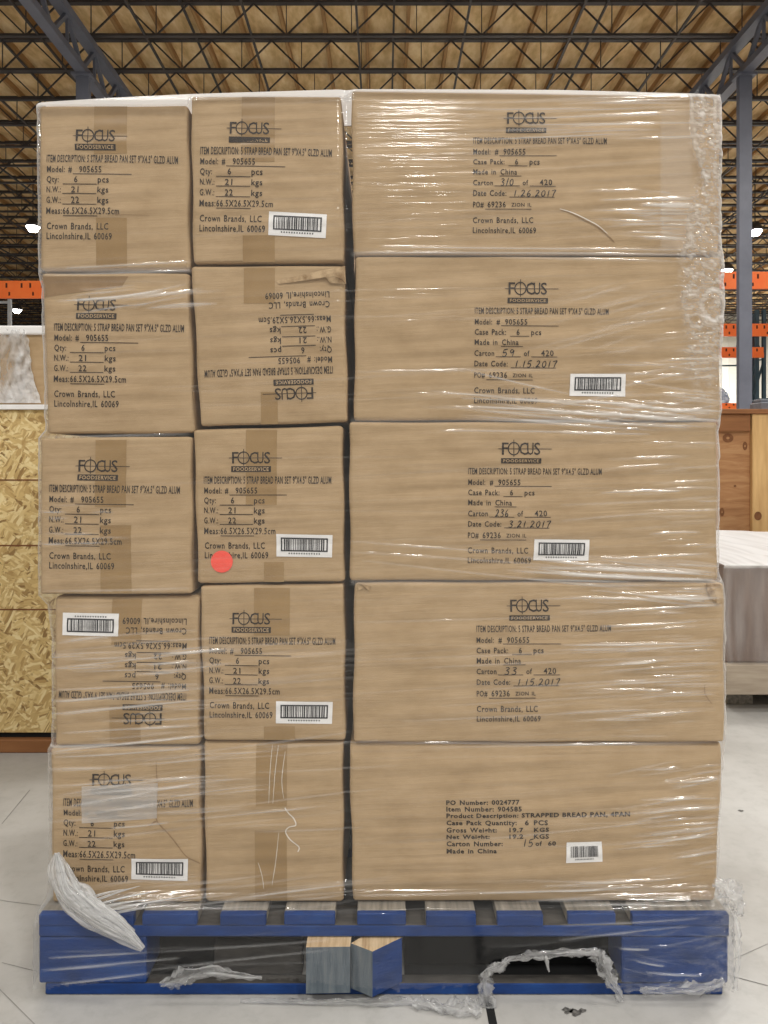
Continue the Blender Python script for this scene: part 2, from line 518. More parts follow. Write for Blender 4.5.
def joist_mesh():
    m = MB()
    L = 19.8
    hb, ht = HC + 5.85, HC + 6.36
    m.box(-L, L, -0.03, 0.03, hb, hb + 0.034)
    m.box(-L, L, -0.04, 0.04, ht - 0.055, ht - 0.025)
    m.box(-L, L, -0.02, 0.02, ht - 0.025, ht)
    k = -L
    while k < L - 0.2:
        m.bar((k, 0, ht - .05), (k + 0.45, 0, hb + .02), 0.02)
        m.bar((k + 0.45, 0, hb + .02), (k + 0.9, 0, ht - .05), 0.02)
        m.bar((k + 0.45, 0, hb + .02), (k + 0.45, 0, ht - .05), 0.012)
        k += 0.9
    return m


j0 = tag(joist_mesh().build('roof_joist', M['darksteel']), kind='structure')
for k in range(-3, 39):
    if k == -3:
        j = j0
    else:
        j = j0.copy(); COL.objects.link(j)
    j.location = (0.11 * (k % 4), CAMY + 10.23 + 0.905 * k, 0)
# bridging rods from joist to joist
mb = MB()
for k in range(-11, 12):
    bx = -1.83 + 1.47 * k
    mb.bar((bx, 4.6, HC + 5.87), (bx, 44, HC + 5.87), 0.03)
    if k % 2:
        mb.bar((bx + .5, 4.6, HC + 6.30), (bx + .5, 44, HC + 6.30), 0.03)
tag(mb.build('roof_bridging', M['darksteel']), kind='structure')
# girders
for gx in (XL, XR):
    m = MB()
    b0, b1 = HC + 5.22, HC + 5.80
    y0, y1 = 4.6, 44
    m.box(gx - .07, gx + .07, y0, y1, b0, b0 + .09)
    m.box(gx - .08, gx + .08, y0, y1, b1 - .1, b1)
    k = y0
    while k < y1 - .8:
        m.bar((gx, k, b1 - .05), (gx, k + .45, b0 + .05), 0.05)
        m.bar((gx, k + .45, b0 + .05), (gx, k + .9, b1 - .05), 0.05)
        m.bar((gx, k + .9, b1 - .05), (gx, k + .9, b0 + .05), 0.035)
        k += .9
    tag(m.build('roof_girder', M['steel']), kind='structure')
# columns: rectangular tubes with a cap plate and base plate
for gx in (XL, XR):
    for cy in (COLY, COLY + 14):
        m = MB()
        m.box(gx - .088, gx + .088, cy, cy + .09, 0.02, HC + 5.22, bev=0.006)
        m.box(gx - .15, gx + .15, cy - .05, cy + .14, 0, 0.02)
        m.box(gx - .13, gx + .13, cy - .06, cy + .15, HC + 5.19, HC + 5.22)
        tag(m.build('steel_column', M['steel']), kind='structure')

mb = MB(); mb.box(1.0, 24, CAMY + 32, CAMY + 32.2, 0, HC + 6.3)
for k in range(30):
    mb.box(1.2 + k * .76, 1.22 + k * .76, CAMY + 31.985, CAMY + 32.0, 0, HC + 5.9)
tag(mb.build('wall_back', M['whitewall']), kind='structure')
mb = MB(); mb.box(-24, 1.0, CAMY + 46, CAMY + 46.2, 0, HC + 6.3)
tag(mb.build('wall_far', M['greyplastic']), kind='structure')

# ------------------------------------------------------------------ cartons
DG = bpy.context.evaluated_depsgraph_get
_text_cache = {}


def text_geo(s, bold=0.0):
    k = (s, bold)
    if k not in _text_cache:
        cu = bpy.data.curves.new('t', 'FONT')
        cu.body = s
        cu.size = 1
        cu.offset = bold
        cu.resolution_u = 2
        cu.space_character = 1.12
        cu.space_word = 1.35 if len(s) < 30 else 1.0
        ob = bpy.data.objects.new('t', cu)
        COL.objects.link(ob)
        bpy.context.view_layer.update()
        ev = ob.evaluated_get(DG())
        me = ev.to_mesh()
        v = np.array([(p.co.x, p.co.y) for p in me.vertices])
        f = [tuple(p.vertices) for p in me.polygons]
        ev.to_mesh_clear()
        bpy.data.objects.remove(ob)
        bpy.data.curves.remove(cu)
        _text_cache[k] = (v, f)
    return _text_cache[k]


CAPH = None


def cap_height():
    global CAPH
    if CAPH is None:
        v, _ = text_geo('H')
        CAPH = v[:, 1].max()
    return CAPH


class Carton:
    def __init__(self, quad, depth, yf=0.0, bulge=0.004, wave=0.00062, seed=0, wave_slope=-0.05, tuck=(0.0, 0.0)):
        """quad: TL, TR, BR, BL pixel corners of the front face at Y=0"""
        self.q = [P(*c) for c in quad]
        self.yf, self.B, self.wv, self.d = yf, bulge, wave, depth
        xs = [p.x for p in self.q]; zs = [p.z for p in self.q]
        self.cx = sum(xs) / 4; self.cz = sum(zs) / 4
        self.w = (abs(self.q[1].x - self.q[0].x) + abs(self.q[2].x - self.q[3].x)) / 2
        self.h = (abs(self.q[0].z - self.q[3].z) + abs(self.q[1].z - self.q[2].z)) / 2
        r = np.random.default_rng(seed)
        self.ph = r.uniform(0, 6.28, 6)
        self.wl = r.uniform(0.8, 1.25, 3)
        self.sl = wave_slope
        self.tuck = tuck
        self.seed = seed

    def front(self, x, z):
        u = np.clip((x - self.cx) / (self.w / 2), -1, 1)
        v = np.clip((z - self.cz) / (self.h / 2), -1, 1)
        e = (1 - u ** 4) * (1 - v ** 4)
        zz = z + self.sl * x
        w = np.sin(zz * 2 * np.pi / (0.026 * self.wl[0]) + self.ph[0] + 1.3 * np.sin(x * 9 + self.ph[3]))
        w = w + 0.7 * np.sin(zz * 2 * np.pi / (0.043 * self.wl[1]) + self.ph[1] + 1.1 * np.sin(x * 6 + self.ph[4]))
        pz = np.clip(np.sin(x * 11 + self.ph[5]) + np.sin(z * 23 + self.ph[2] + x * 7), 0, 2)
        w = w + .28 * pz * np.sin(zz * 2 * np.pi / 0.0135 + 2.2 * np.sin(x * 7 + self.ph[1]))
        w = w + 1.2 * np.sin(zz * 2 * np.pi / (0.11 * self.wl[2]) + self.ph[2] + x * 5)
        dt = np.clip(1 - (self.cz + self.h / 2 - z) / 0.032, 0, 1)
        db = np.clip(1 - (z - self.cz + self.h / 2) / 0.045, 0, 1)
        tk = self.tuck[0] * dt * dt + self.tuck[1] * db * db
        return self.yf - self.B * (1 - u * u) * (1 - v * v) - self.wv * w * e + tk

    def pt(self, px, py, off=0.0009):
        s = (0 - CAMY) / F
        x, z = (px - 384) * s, CAMZ + (HZ - py) * s
        return (x, float(self.front(x, z)) - off, z)

    def pts(self, a, off=0.0009):
        a = np.asarray(a, float)
        s = (0 - CAMY) / F
        x, z = (a[:, 0] - 384) * s, CAMZ + (HZ - a[:, 1]) * s
        return np.stack([x, self.front(x, z) - off, z], 1)

    def mesh(self, name, root_props):
        w, h, d, r = self.w, self.h, self.d, 0.007

        def axis(L, n):
            e = [0, r * .3, r * .65, r]
            mid = np.linspace(r, L - r, n)[1:-1]
            return np.array(e + list(mid) + [L - t for t in reversed(e)]) - L / 2
        ax, ay, az = axis(w, max(14, int(w / .014))), axis(d, 6), axis(h, int(h / .003))
        nx, ny, nz = len(ax), len(ay), len(az)
        ids = {}
        V = []

        def vid(i, j, k):
            if (i, j, k) not in ids:
                ids[(i, j, k)] = len(V)
                V.append((ax[i], ay[j], az[k]))
            return ids[(i, j, k)]
        Fc = []
        for i in range(nx - 1):
            for k in range(nz - 1):
                for j, fl in ((0, 0), (ny - 1, 1)):
                    q = (vid(i, j, k), vid(i + 1, j, k), vid(i + 1, j, k + 1), vid(i, j, k + 1))
                    Fc.append(q[::-1] if fl else q)
        for j in range(ny - 1):
            for k in range(nz - 1):
                for i, fl in ((0, 1), (nx - 1, 0)):
                    q = (vid(i, j, k), vid(i, j + 1, k), vid(i, j + 1, k + 1), vid(i, j, k + 1))
                    Fc.append(q[::-1] if fl else q)
        for i in range(nx - 1):
            for j in range(ny - 1):
                for k, fl in ((0, 1), (nz - 1, 0)):
                    q = (vid(i, j, k), vid(i + 1, j, k), vid(i + 1, j + 1, k), vid(i, j + 1, k))
                    Fc.append(q[::-1] if fl else q)
        V = np.array(V)
        half = np.array([w, d, h]) / 2
        inner = np.clip(V, -half + r, half - r)
        dv = V - inner
        ln = np.linalg.norm(dv, axis=1, keepdims=True)
        # edge vertices sit on the lattice cube: push them on the rounded surface
        V = np.where(ln > 1e-9, inner + dv / np.maximum(ln, 1e-9) * r, V)
        rad = np.abs(dv).max(1, keepdims=True)
        u, v = V[:, 0] / (w / 2), V[:, 2] / (h / 2)
        q = [np.array(c) for c in self.q]
        uu, vv = (u[:, None] + 1) / 2, (v[:, None] + 1) / 2
        top = q[0] * (1 - uu) + q[1] * uu
        bot = q[3] * (1 - uu) + q[2] * uu
        pos = bot * (1 - vv) + top * vv
        x, z = pos[:, 0], pos[:, 2]
        back = V[:, 1] + d / 2
        wgt = np.clip(1 - back / 0.03, 0, 1)
        # crushed, slightly uneven outline
        rg = np.random.default_rng(self.seed + 50)
        ph = rg.uniform(0, 6.28, 4)
        out = np.stack([x + 0.0011 * np.sin(z * 40 + ph[0]) * np.sign(u) * (np.abs(u) > .985),
                        self.yf + back + (self.front(x, z) - self.yf) * wgt,
                        z - 0.0010 * (0.5 + .5 * np.sin(x * 28 + ph[1])) * np.sign(v) * (np.abs(v) > .985)], 1)
        me = bpy.data.meshes.new(name)
        base = np.array([self.cx, self.yf + self.d / 2, out[:, 2].min()])
        me.from_pydata([tuple(p) for p in out - base], [], Fc)
        me.materials.append(M['kraft'])
        me.polygons.foreach_set('use_smooth', [True] * len(me.polygons))
        me.update()
        o = link(name, me)
        o.location = base
        tag(o, *root_props)
        self.o = o
        return o

    # ---- printed matter on the front
    def printed(self, build, name='printing', matname='ink', off=0.0010):
        m = MB()
        build(m)
        if m.v:
            a = np.array([(p[0], p[1]) for p in m.v])
            pp3 = self.pts(a, off)
            front = sorted({i for f, k in zip(m.f, m.m) if k == 2 for i in f})
            pp3[front, 1] -= 0.0005
            m.v = [tuple(p) for p in pp3]
            return m.build(name, [M['ink'], M['pen'], M['kraft']], self.o)

    def patch(self, quad, name, matname, off, nu=10, nv=6, mats=None):
        """a small sheet that follows the carton front"""
        TL, TR, BR, BL = [np.array(c, float) for c in quad]
        u = np.linspace(0, 1, nu)[None, :, None]; v = np.linspace(0, 1, nv)[:, None, None]
        g = (TL * (1 - u) + TR * u) * (1 - v) + (BL * (1 - u) + BR * u) * v
        V = self.pts(g.reshape(-1, 2), off).reshape(nv, nu, 3)
        return grid_mesh(name, V, M[matname], self.o)


def stroke2d(m, pts, w, slot=0, taper=False):
    """flat pen stroke along pixel points"""
    pts = [np.array(p, float) for p in pts]
    n = len(pts)
    L, R = [], []
    for i, p in enumerate(pts):
        d = pts[min(i + 1, n - 1)] - pts[max(i - 1, 0)]
        d = d / (np.linalg.norm(d) + 1e-9)
        s = np.array([-d[1], d[0]]) * w / 2 * (1 if not taper else (0.55 + 0.45 * math.sin(math.pi * (i + .5) / n)))
        L.append(p - s); R.append(p + s)
    b = len(m.v)
    m.v += [(a[0], a[1], 0) for a in L] + [(a[0], a[1], 0) for a in R]
    for i in range(n - 1):
        m.f.append((b + i, b + i + 1, b + n + i + 1, b + n + i)); m.m.append(slot)


def smooth_path(pts, n=6):
    pts = [np.array(p, float) for p in pts]
    out = []
    for i in range(len(pts) - 1):
        p0, p1, p2, p3 = pts[max(i - 1, 0)], pts[i], pts[i + 1], pts[min(i + 2, len(pts) - 1)]
        for t in np.linspace(0, 1, n, endpoint=False):
            out.append(0.5 * ((2 * p1) + (-p0 + p2) * t + (2 * p0 - 5 * p1 + 4 * p2 - p3) * t * t + (-p0 + 3 * p1 - 3 * p2 + p3) * t ** 3))
    out.append(pts[-1])
    return out


# handwriting: pen paths in a unit cell (x 0..1 right, y 0..1 down)
HAND = {
    '0': [[(.6, .05), (.2, .3), (.15, .75), (.45, .98), (.8, .7), (.8, .25), (.55, .03)]],
    '1': [[(.62, .02), (.45, .5), (.36, 1.0)]],
    '2': [[(.1, .25), (.4, .02), (.75, .2), (.5, .6), (.05, .98), (.45, .88), (.95, .95)]],
    '3': [[(.15, .1), (.55, .0), (.8, .18), (.4, .45), (.8, .65), (.6, .98), (.05, .92)]],
    '5': [[(.3, .1), (.2, .5), (.6, .42), (.8, .7), (.5, 1.0), (.05, .92)], [(.3, .08), (.95, .0)]],
    '6': [[(.75, .0), (.3, .35), (.15, .8), (.5, 1.0), (.8, .75), (.5, .55), (.2, .75)]],
    '7': [[(.1, .12), (.9, .02), (.6, .5), (.35, 1.15)]],
    '9': [[(.8, .15), (.4, .05), (.2, .35), (.5, .5), (.8, .2), (.75, .6), (.55, 1.1)]],
    '/': [[(.85, -.1), (.15, 1.1)]],
    '.': [[(.3, .9), (.5, .98)]],
    ' ': [],
}


class Layout:
    """text frame on a carton: u runs along the item line, v down from its top"""
    def __init__(self, start, end, length):
        s, e = np.array(start, float), np.array(end, float)
        self.s = s
        self.k = np.linalg.norm(e - s) / length
        self.e = (e - s) / np.linalg.norm(e - s)
        self.n = np.array([-self.e[1], self.e[0]])

    def __call__(self, u, v):
        return self.s + self.e * (u * self.k) + self.n * (v * self.k)

    def text(self, m, s, u0, u1, v, cap, bold=0.012, slot=0):
        vv, ff = text_geo(s, bold)
        x0, x1 = vv[:, 0].min(), vv[:, 0].max()
        if len(s) == 1 and u1 - u0 < 4:
            pass
        sx = (u1 - u0) / (x1 - x0)
        sy = cap / cap_height()
        pts = [self(u0 + (a - x0) * sx, v + cap - b * sy) for a, b in vv]
        m.add([(p[0], p[1], 0) for p in pts], ff, slot)

    def line(self, m, u0, u1, v, w=0.7, slot=0):
        n = max(3, int((u1 - u0) / 4))
        stroke2d(m, [self(u, v) for u in np.linspace(u0, u1, n)], w * self.k, slot)

    def rect(self, m, u0, u1, v0, v1, slot=0):
        self.line(m, u0, u1, (v0 + v1) / 2, v1 - v0, slot)

    def hand(self, m, s, u0, u1, v, h, w=0.75):
        wd = {'.': .5, ' ': .5, '1': .75, '/': .7}
        tot = sum(wd.get(c, 1) for c in s)
        k = (u1 - u0) / tot
        u = u0
        for c in s:
            cw = wd.get(c, 1)
            for path in HAND[c]:
                pp = smooth_path([self(u + (x * .8 + .12 * (1 - y)) * k * cw, v + y * h) for x, y in path])
                stroke2d(m, pp, w * self.k, 1, True)
            u += cw * k

    def logo(self, m, u0, u1, vt, vb, uo, hl, bar):
        cap = vb - vt
        W = u1 - u0
        self.text(m, 'F', u0, u0 + W * .17, vt, cap, 0.006)
        # O as a ring with a crosshair
        cx, cy, rx, ry = uo, (vt + vb) / 2, W * .145, cap * .52
        ring = [self(cx + rx * math.cos(t), cy + ry * math.sin(t)) for t in np.linspace(0, 2 * math.pi, 29)]
        stroke2d(m, ring, 1.15 * self.k)
        self.text(m, 'C', u0 + W * .455, u0 + W * .68, vt, cap, 0.006)
        self.text(m, 'U', u0 + W * .66, u0 + W * .825, vt, cap, 0.006)
        self.text(m, 'S', u0 + W * .84, u1, vt, cap, 0.006)
        self.line(m, hl[0], hl[1], cy + 0.2, 0.6)
        stroke2d(m, [self(cx, vt - 3.2), self(cx, cy), self(cx, vb + 2.4)], 0.7 * self.k)
        self.rect(m, *bar)
        self.text(m, 'FOODSERVICE', bar[0] + 2.2, bar[1] - 2.2, bar[2] + 1.2, bar[3] - bar[2] - 2.4, 0.02, 2)


ITEM = 'ITEM DESCRIPTION: 5 STRAP BREAD PAN SET 9"X4.5" GLZD ALUM'


def small_print(L, m, d=0.0):
    L.logo(m, 29.2 + d, 68.6 + d, -25.2, -13.6, 41.2 + d, (26.1 + d, 80.8 + d), (28.4 + d, 69.4 + d, -10.8, -4.8))
    L.text(m, ITEM, 0, 131.3, 0, 7.2, 0.015)
    T = L.text
    T(m, 'Model:', .4, 18.5, 11.3, 6); T(m, '#', 22, 25.6, 11.3, 6); T(m, '905655', 33, 55.3, 11.3, 6); L.line(m, 26.6, 85.6, 18.9)
    T(m, 'Qty:', .4, 12.6, 21.4, 6); T(m, '6', 28.2, 31.6, 21.4, 6); T(m, 'pcs', 52, 63, 21.4, 6); L.line(m, 16.6, 51, 29.2)
    T(m, 'N.W.:', .4, 15, 31.7, 6); T(m, '21', 25.5, 33, 31.7, 6); T(m, 'kgs', 52, 63, 31.7, 6); L.line(m, 16.6, 51, 38.9)
    T(m, 'G.W.:', .4, 15, 42.1, 6); T(m, '22', 25.5, 33.6, 42.1, 6); T(m, 'kgs', 52, 63, 42.1, 6); L.line(m, 16.6, 51, 49.2)
    T(m, 'Meas:66.5X26.5X29.5cm', .4, 74, 52.7, 6.4); L.line(m, 17.4, 52, 60.9)
    T(m, 'Crown Brands, LLC', 1, 63, 67.8, 6.4)
    T(m, 'Lincolnshire,IL 60069', 1, 66.5, 77.7, 6.4)


def wide_print(L, m, carton_no, date, dend=83):
    L.logo(m, 33.5, 71.6, -25.4, -13.6, 45.3, (30, 83), (32.5, 72.6, -10, -4.8))
    L.text(m, ITEM, 0, 132.8, 0, 6.1, 0.012)
    T = L.text
    T(m, 'Model:', 0, 17, 11.4, 5.4); T(m, '#', 21.5, 25, 11.4, 5.4); T(m, '905655', 30, 52, 11.4, 5.4); L.line(m, 26, 83, 17.9, .6)
    T(m, 'Case Pack:', 0, 31, 21.5, 5.4); T(m, '6', 41.5, 44.6, 21.5, 5.4); T(m, 'pcs', 56, 66, 21.5, 5.4); L.line(m, 35, 54, 28.2, .6)
    T(m, 'Made in', 0, 22.5, 31.6, 5.4); T(m, 'China', 27, 43.5, 31.6, 5.4); L.line(m, 26, 48, 38.4, .6)
    T(m, 'Carton', 0, 19.6, 42.4, 5.4); T(m, 'of', 49, 54.6, 42.4, 5.4); T(m, '420', 66, 78.4, 42.0, 5.6); L.line(m, 21, 46, 48.6, .6); L.line(m, 56, 82, 48.6, .6)
    L.hand(m, carton_no, 27, 41, 41.0, 7.2, 0.95)
    T(m, 'Date Code:', 0, 33, 52.8, 5.4); L.line(m, 36, 81, 59.4, .6)
    L.hand(m, date, 40, dend, 52.2, 6.6, 0.95)
    T(m, 'PO#', 0, 10.6, 64.2, 5.4); T(m, '69236', 14.5, 32.5, 64.0, 5.6); T(m, 'ZION IL', 38, 58, 65.2, 3.6); L.line(m, 12, 58, 71.4, .6)
    T(m, 'Crown Brands, LLC', 0, 60, 79.2, 5.6)
    T(m, 'Lincolnshire,IL 60069', 0, 63, 89.2, 5.6)


def long_print(L, m):
    T = L.text
    B = 0.03
    rows = [0, 6.4, 12.8, 20.3, 27.3, 34.3, 41.4, 48.5]
    T(m, 'PO Number: 0024777', 0, 73, rows[0], 4.3, B)
    T(m, 'Item Number: 904585', 0, 75, rows[1], 4.3, B)
    T(m, 'Product Description: STRAPPED BREAD PAN, 4PAN', 0, 183, rows[2], 4.3, B)
    T(m, 'Case Pack Quantity:', 0, 70, rows[3], 4.3, B); T(m, '6', 78, 82, rows[3], 4.3, B); T(m, 'PCS', 87, 101, rows[3], 4.3, B)
    T(m, 'Gross Weight:', 0, 50, rows[4], 4.3, B); T(m, '19.7', 62.5, 76.5, rows[4], 4.3, B); T(m, 'KGS', 87, 102, rows[4], 4.3, B)
    T(m, 'Net Weight:', 0, 43, rows[5], 4.3, B); T(m, '19.2', 62.5, 76.5, rows[5], 4.3, B); T(m, 'KGS', 87, 102, rows[5], 4.3, B)
    T(m, 'Carton Number:', 0, 56, rows[6], 4.3, B); T(m, 'of', 88.5, 95, rows[6], 4.3, B); T(m, '60', 101, 109, rows[6], 4.3, B)
    L.hand(m, '15', 76, 87.5, rows[6] - 2.4, 7.6, 0.95)
    T(m, 'Made in China', 0, 50, rows[7], 4.3, B)


def barcode(c, quad, seed, flip=False, frame=True):
    o = c.patch(quad, 'barcode_label', 'label', 0.0012, 24, 22)
    o['label'] = 'white barcode sticker'
    TL, TR, BR, BL = [np.array(p, float) for p in quad]

    def at(u, v):
        if flip: u, v = 1 - u, 1 - v
        return (TL * (1 - u) + TR * u) * (1 - v) + (BL * (1 - u) + BR * u) * v
    m = MB()

    def rect(u0, u1, v0, v1):
        n = max(2, int((u1 - u0) * 24) + 1)
        b = len(m.v)
        us = np.linspace(u0, u1, n)
        nv = max(2, int((v1 - v0) * 22) + 1)
        for v in np.linspace(v0, v1, nv):
            for u in us:
                p = at(u, v); m.v.append((p[0], p[1], 0))
        for j in range(nv - 1):
            for i in range(n - 1):
                q = b + j * n + i
                m.f.append((q, q + 1, q + n + 1, q + n)); m.m.append(0)
    r = np.random.default_rng(seed)
    if frame:
        rect(.08, .92, .15, .21); rect(.08, .92, .70, .76); rect(.08, .105, .15, .76); rect(.895, .92, .15, .76)
        u, ue, v0, v1 = .135, .865, .215, .70
    else:
        u, ue, v0, v1 = .12, .88, .2, .72
    while u < ue:
        w = r.choice([.008, .012, .018, .024])
        rect(u, min(u + w, ue), v0, v1)
        u += w + r.choice([.009, .012, .02])
    if frame:
        u = .22
        while u < .8:
            rect(u, u + .022, .82, .88); u += .045
    else:
        u = .25
        while u < .75:
            rect(u, u + .02, .80, .86); u += .04
    a = np.array([(p[0], p[1]) for p in m.v])
    m.v = [tuple(p) for p in c.pts(a, 0.0019)]
    b = m.build('barcode', M['bars'])
    b.parent = o
    b.matrix_parent_inverse = (Matrix.Translation(c.o.location) @ o.matrix_parent_inverse).inverted()


S_LEN, W_LEN, X_LEN = 131.3, 132.8, 183.0
GS = 'small end-on cartons in the left and middle columns'
GW = 'wide cartons in the right column'


def make(quad, label, group, depth, seed, tapes=(), pr=None, codes=(), yf=0.0, **kw):
    c = Carton(quad, depth, yf=yf, seed=seed, **kw)
    c.mesh('cardboard_carton', (label, 'carton', group))
    for t in tapes:
        x0, x1, y0, y1 = t
        c.patch([(x0, y0), (x1, y0), (x1, y1), (x0, y1)], 'packing_tape', 'tape', 0.0005, 8, max(8, int((y1 - y0) / 2.5)))
    if pr:
        c.printed(pr)
    for k in codes:
        barcode(c, *k)
    return c


def sp(a, b, d=0.0): return lambda m: small_print(Layout(a, b, S_LEN), m, d)
def wp(a, b, no, dt): return lambda m: wide_print(Layout(a, b, W_LEN), m, no, dt)


DS, DW = 0.665, 0.265
c_L1 = make([(38, 104.5), (187.5, 104), (189, 269), (40, 270)], 'brown small carton at the top of the left column, slightly lower than its neighbour', GS, DS, 1,
            [(94, 127, 106, 154), (96, 127, 218, 268)], sp((46.6, 154.6), (178, 156.6)), yf=0.002)
c_M1 = make([(190.5, 95.5), (341.7, 95.5), (344, 262), (193, 263.5)], 'brown small carton with barcode sticker at the top of the middle column', GS, DS, 2,
            [(242, 275, 97, 163), (243, 275, 236, 262)], sp((200.6, 147.5), (332, 150.3)),
            [([(269.5, 212.4), (327, 215), (325.8, 238.7), (268.6, 235.8)], 21)], yf=-0.001)
c_L2 = make([(40.5, 272), (188, 272), (194, 433), (46.5, 434)], 'brown small carton second from top in left column, dark patch at top', GS, DS, 3,
            [], sp((53.9, 323.3), (183.8, 325), -6), yf=0.003)
c_M2 = make([(191, 265.5), (343.5, 265), (348, 422), (200, 426.5)], 'brown small carton upside down with crushed top right corner, in middle column', GS, DS, 4,
            [(244, 275, 268, 304), (261, 278, 392, 424)], sp((333, 373.5), (205, 377.6), -8.5), yf=0.0)
c_L3 = make([(40, 438), (191.5, 436), (192, 594.5), (40, 595)], 'brown small carton third from top in left column, overhanging the one below', GS, DS, 5,
            [(96, 127, 440, 507), (101, 132, 525, 593)], sp((49.9, 484.6), (180.5, 486.4)), yf=-0.001)
c_M3 = make([(193, 429.5), (342.5, 425.5), (344.5, 582), (197.5, 584)], 'brown small carton marked with a round red sticker, in the middle column', GS, DS, 6,
            [(246, 277, 430, 505), (264, 284, 562, 582)], sp((203.9, 476.6), (331.3, 476.6)),
            [([(276.6, 533.7), (332.6, 535), (332, 557.4), (276.6, 556.3)], 22)], yf=0.001)
c_L4 = make([(53, 597), (198.5, 596.5), (199, 746.5), (53.5, 747)], 'brown small carton upside down with barcode sticker at top left, in left column', GS, DS, 7,
            [(111, 141, 599, 645), (109, 140, 706, 745)], sp((185.6, 701), (57.8, 698.6), -4.6),
            [([(62, 613), (118.4, 614), (117.8, 636.6), (61.5, 635.5)], 23, True)], yf=0.005, tuck=(0.006, 0.0))
c_M4 = make([(199.5, 586), (344, 584), (345, 741.5), (204, 741.5)], 'brown small carton with barcode sticker, second from bottom in middle column', GS, DS, 8,
            [(254, 290, 588, 635), (264, 295, 726, 740)], sp((209.3, 636.7), (335.4, 637.6), -5),
            [([(276.3, 700.7), (332.8, 701.6), (332, 723.7), (276, 722.9)], 24)], yf=0.001)
c_L5 = make([(50, 749), (199, 748.5), (201.5, 904.5), (51, 904.5)], 'brown small carton with torn front and pale slip pouch, bottom left on blue pallet', GS, DS, 9,
            [], sp((63.2, 798.6), (192.7, 800)),
            [([(131.9, 857.8), (187.9, 859), (187.2, 881.5), (131.2, 879.3)], 25)], yf=0.003)
c_M5 = make([(203, 743), (343, 743), (343, 904.5), (205.5, 904.5)], 'brown small carton without any print, bottom of the middle column on the blue pallet', GS, DS, 10,
            [(256, 287, 745, 806), (255, 287, 830, 902)], None, yf=0.002, tuck=(0.008, 0.004))
c_R1 = make([(351.5, 89), (721, 95), (720, 254.5), (353, 254.5)], 'brown wide carton at the top of the right column, numbered 3/0 by hand', GW, DW, 11,
            [], wp((473, 138.8), (605.8, 139.4), '3/0', '1.26.2017'), yf=-0.001, bulge=0.005)
c_R2 = make([(355, 255.8), (722, 255.8), (721, 420.5), (354, 420.5)], 'brown wide carton second from the top in the right column, numbered 59 by hand', GW, DW, 12,
            [], wp((474.6, 308), (608, 309), '59', '1.15.2017'), [([(570, 374), (625.3, 374), (624.7, 396.7), (569, 396)], 26)], yf=0.001, bulge=0.005)
c_R3 = make([(349, 421.8), (718, 421.8), (718, 581), (350, 581)], 'brown wide carton in the middle of the right column, numbered 236 by hand', GW, DW, 13,
            [], wp((468, 468), (601, 468.6), '236', '3.21.2017'), [([(534, 539), (589, 539.5), (588, 560.5), (533, 560)], 27)], yf=0.0, bulge=0.005)
c_R4 = make([(354.5, 582.5), (724, 582.5), (725, 742.5), (353, 742.5)], 'brown wide carton second from the bottom in the right column, numbered 33 by hand', GW, DW, 14,
            [], wp((476, 625), (610, 624.4), '33', '1.15.2017'), yf=-0.002, bulge=0.005)
c_R5 = make([(349, 743.8), (724, 743.8), (716, 904.5), (353, 904.5)], 'brown wide carton at the bottom of the right column, its print in bold heavy type', GW, DW, 15,
            [], lambda m: long_print(Layout((446, 799.4), (629, 797.8), X_LEN), m), [([(566, 841), (601, 840.4), (602, 860.7), (565.5, 862)], 28, False, False)], yf=0.001, bulge=0.006, tuck=(0.010, 0.007))

# rear row of wide cartons that the front ones lean on
for k, (y0, y1) in enumerate(((96, 254), (256, 420), (422, 581), (583, 742), (744, 904.5))):
    c = Carton([(348.6, y0), (720, y0), (720, y1), (348.6, y1)], DW, yf=0.272, seed=70 + k, bulge=0.0, wave=0.0)
    c.mesh('cardboard_carton', ('plain brown wide carton stacked directly behind the wide front cartons', 'carton', 'wide cartons of the rear row'))

# --- wear and marks on single cartons
# dark flap strip along the top of the second left carton
p = c_L2.patch([(42, 276), (128, 276), (122, 286), (44, 297)], 'dark_strip', 'kraft_dark', 0.0006, 14, 8)
p['label'] = 'darker board under the top edge'
# crushed corner of the upside down carton
m = MB()
V = []
for (px, py, yy) in ((276, 281, -.002), (318, 271, -.006), (345, 266, -.004), (342, 279, -.012), (334, 276, -.014), (326, 277, -.010), (300, 281, -.006), (279, 284, -.003), (338, 269, -.013), (346, 284, -.003), (330, 283, -.004)):
    V.append(P(px, py, c_M2.yf + yy * .5 - .002))
m.add(V, [(0, 1, 6, 7), (1, 8, 4, 5), (1, 5, 6), (1, 2, 8), (8, 2, 3, 4), (3, 2, 9), (4, 3, 9, 10), (5, 4, 10)])
o = m.build('crushed_corner', M['torn'], c_M2.o)
o['label'] = 'torn pale crushed corner'
# torn corner of the wide carton second from bottom
m = MB()
V = [P(a, b, -.003 + yy * .5) for a, b, yy in ((357, 583, 0), (366, 585, -.006), (371, 586, -.002), (369, 591, -.008), (364, 588, -.003), (359, 590, -.006), (362, 584, -.01))]
m.add(V, [(0, 6, 4, 5), (6, 1, 3, 4), (1, 2, 3)])
o = m.build('torn_corner', M['torn'], c_R4.o)
m = MB()
V = [P(a, b, -.004 + yy * .4) for a, b, yy in ((706, 577 + 6, 0), (720, 580 + 4, -.004), (724, 600, -.002), (718, 604, -.008), (710, 598, -.003), (714, 590, -.012), (707, 591, -.004))]
m.add(V, [(0, 1, 5, 6), (1, 2, 3, 5), (6, 5, 4), (5, 3, 4)])
m.build('torn_corner', M['torn'], c_R4.o)
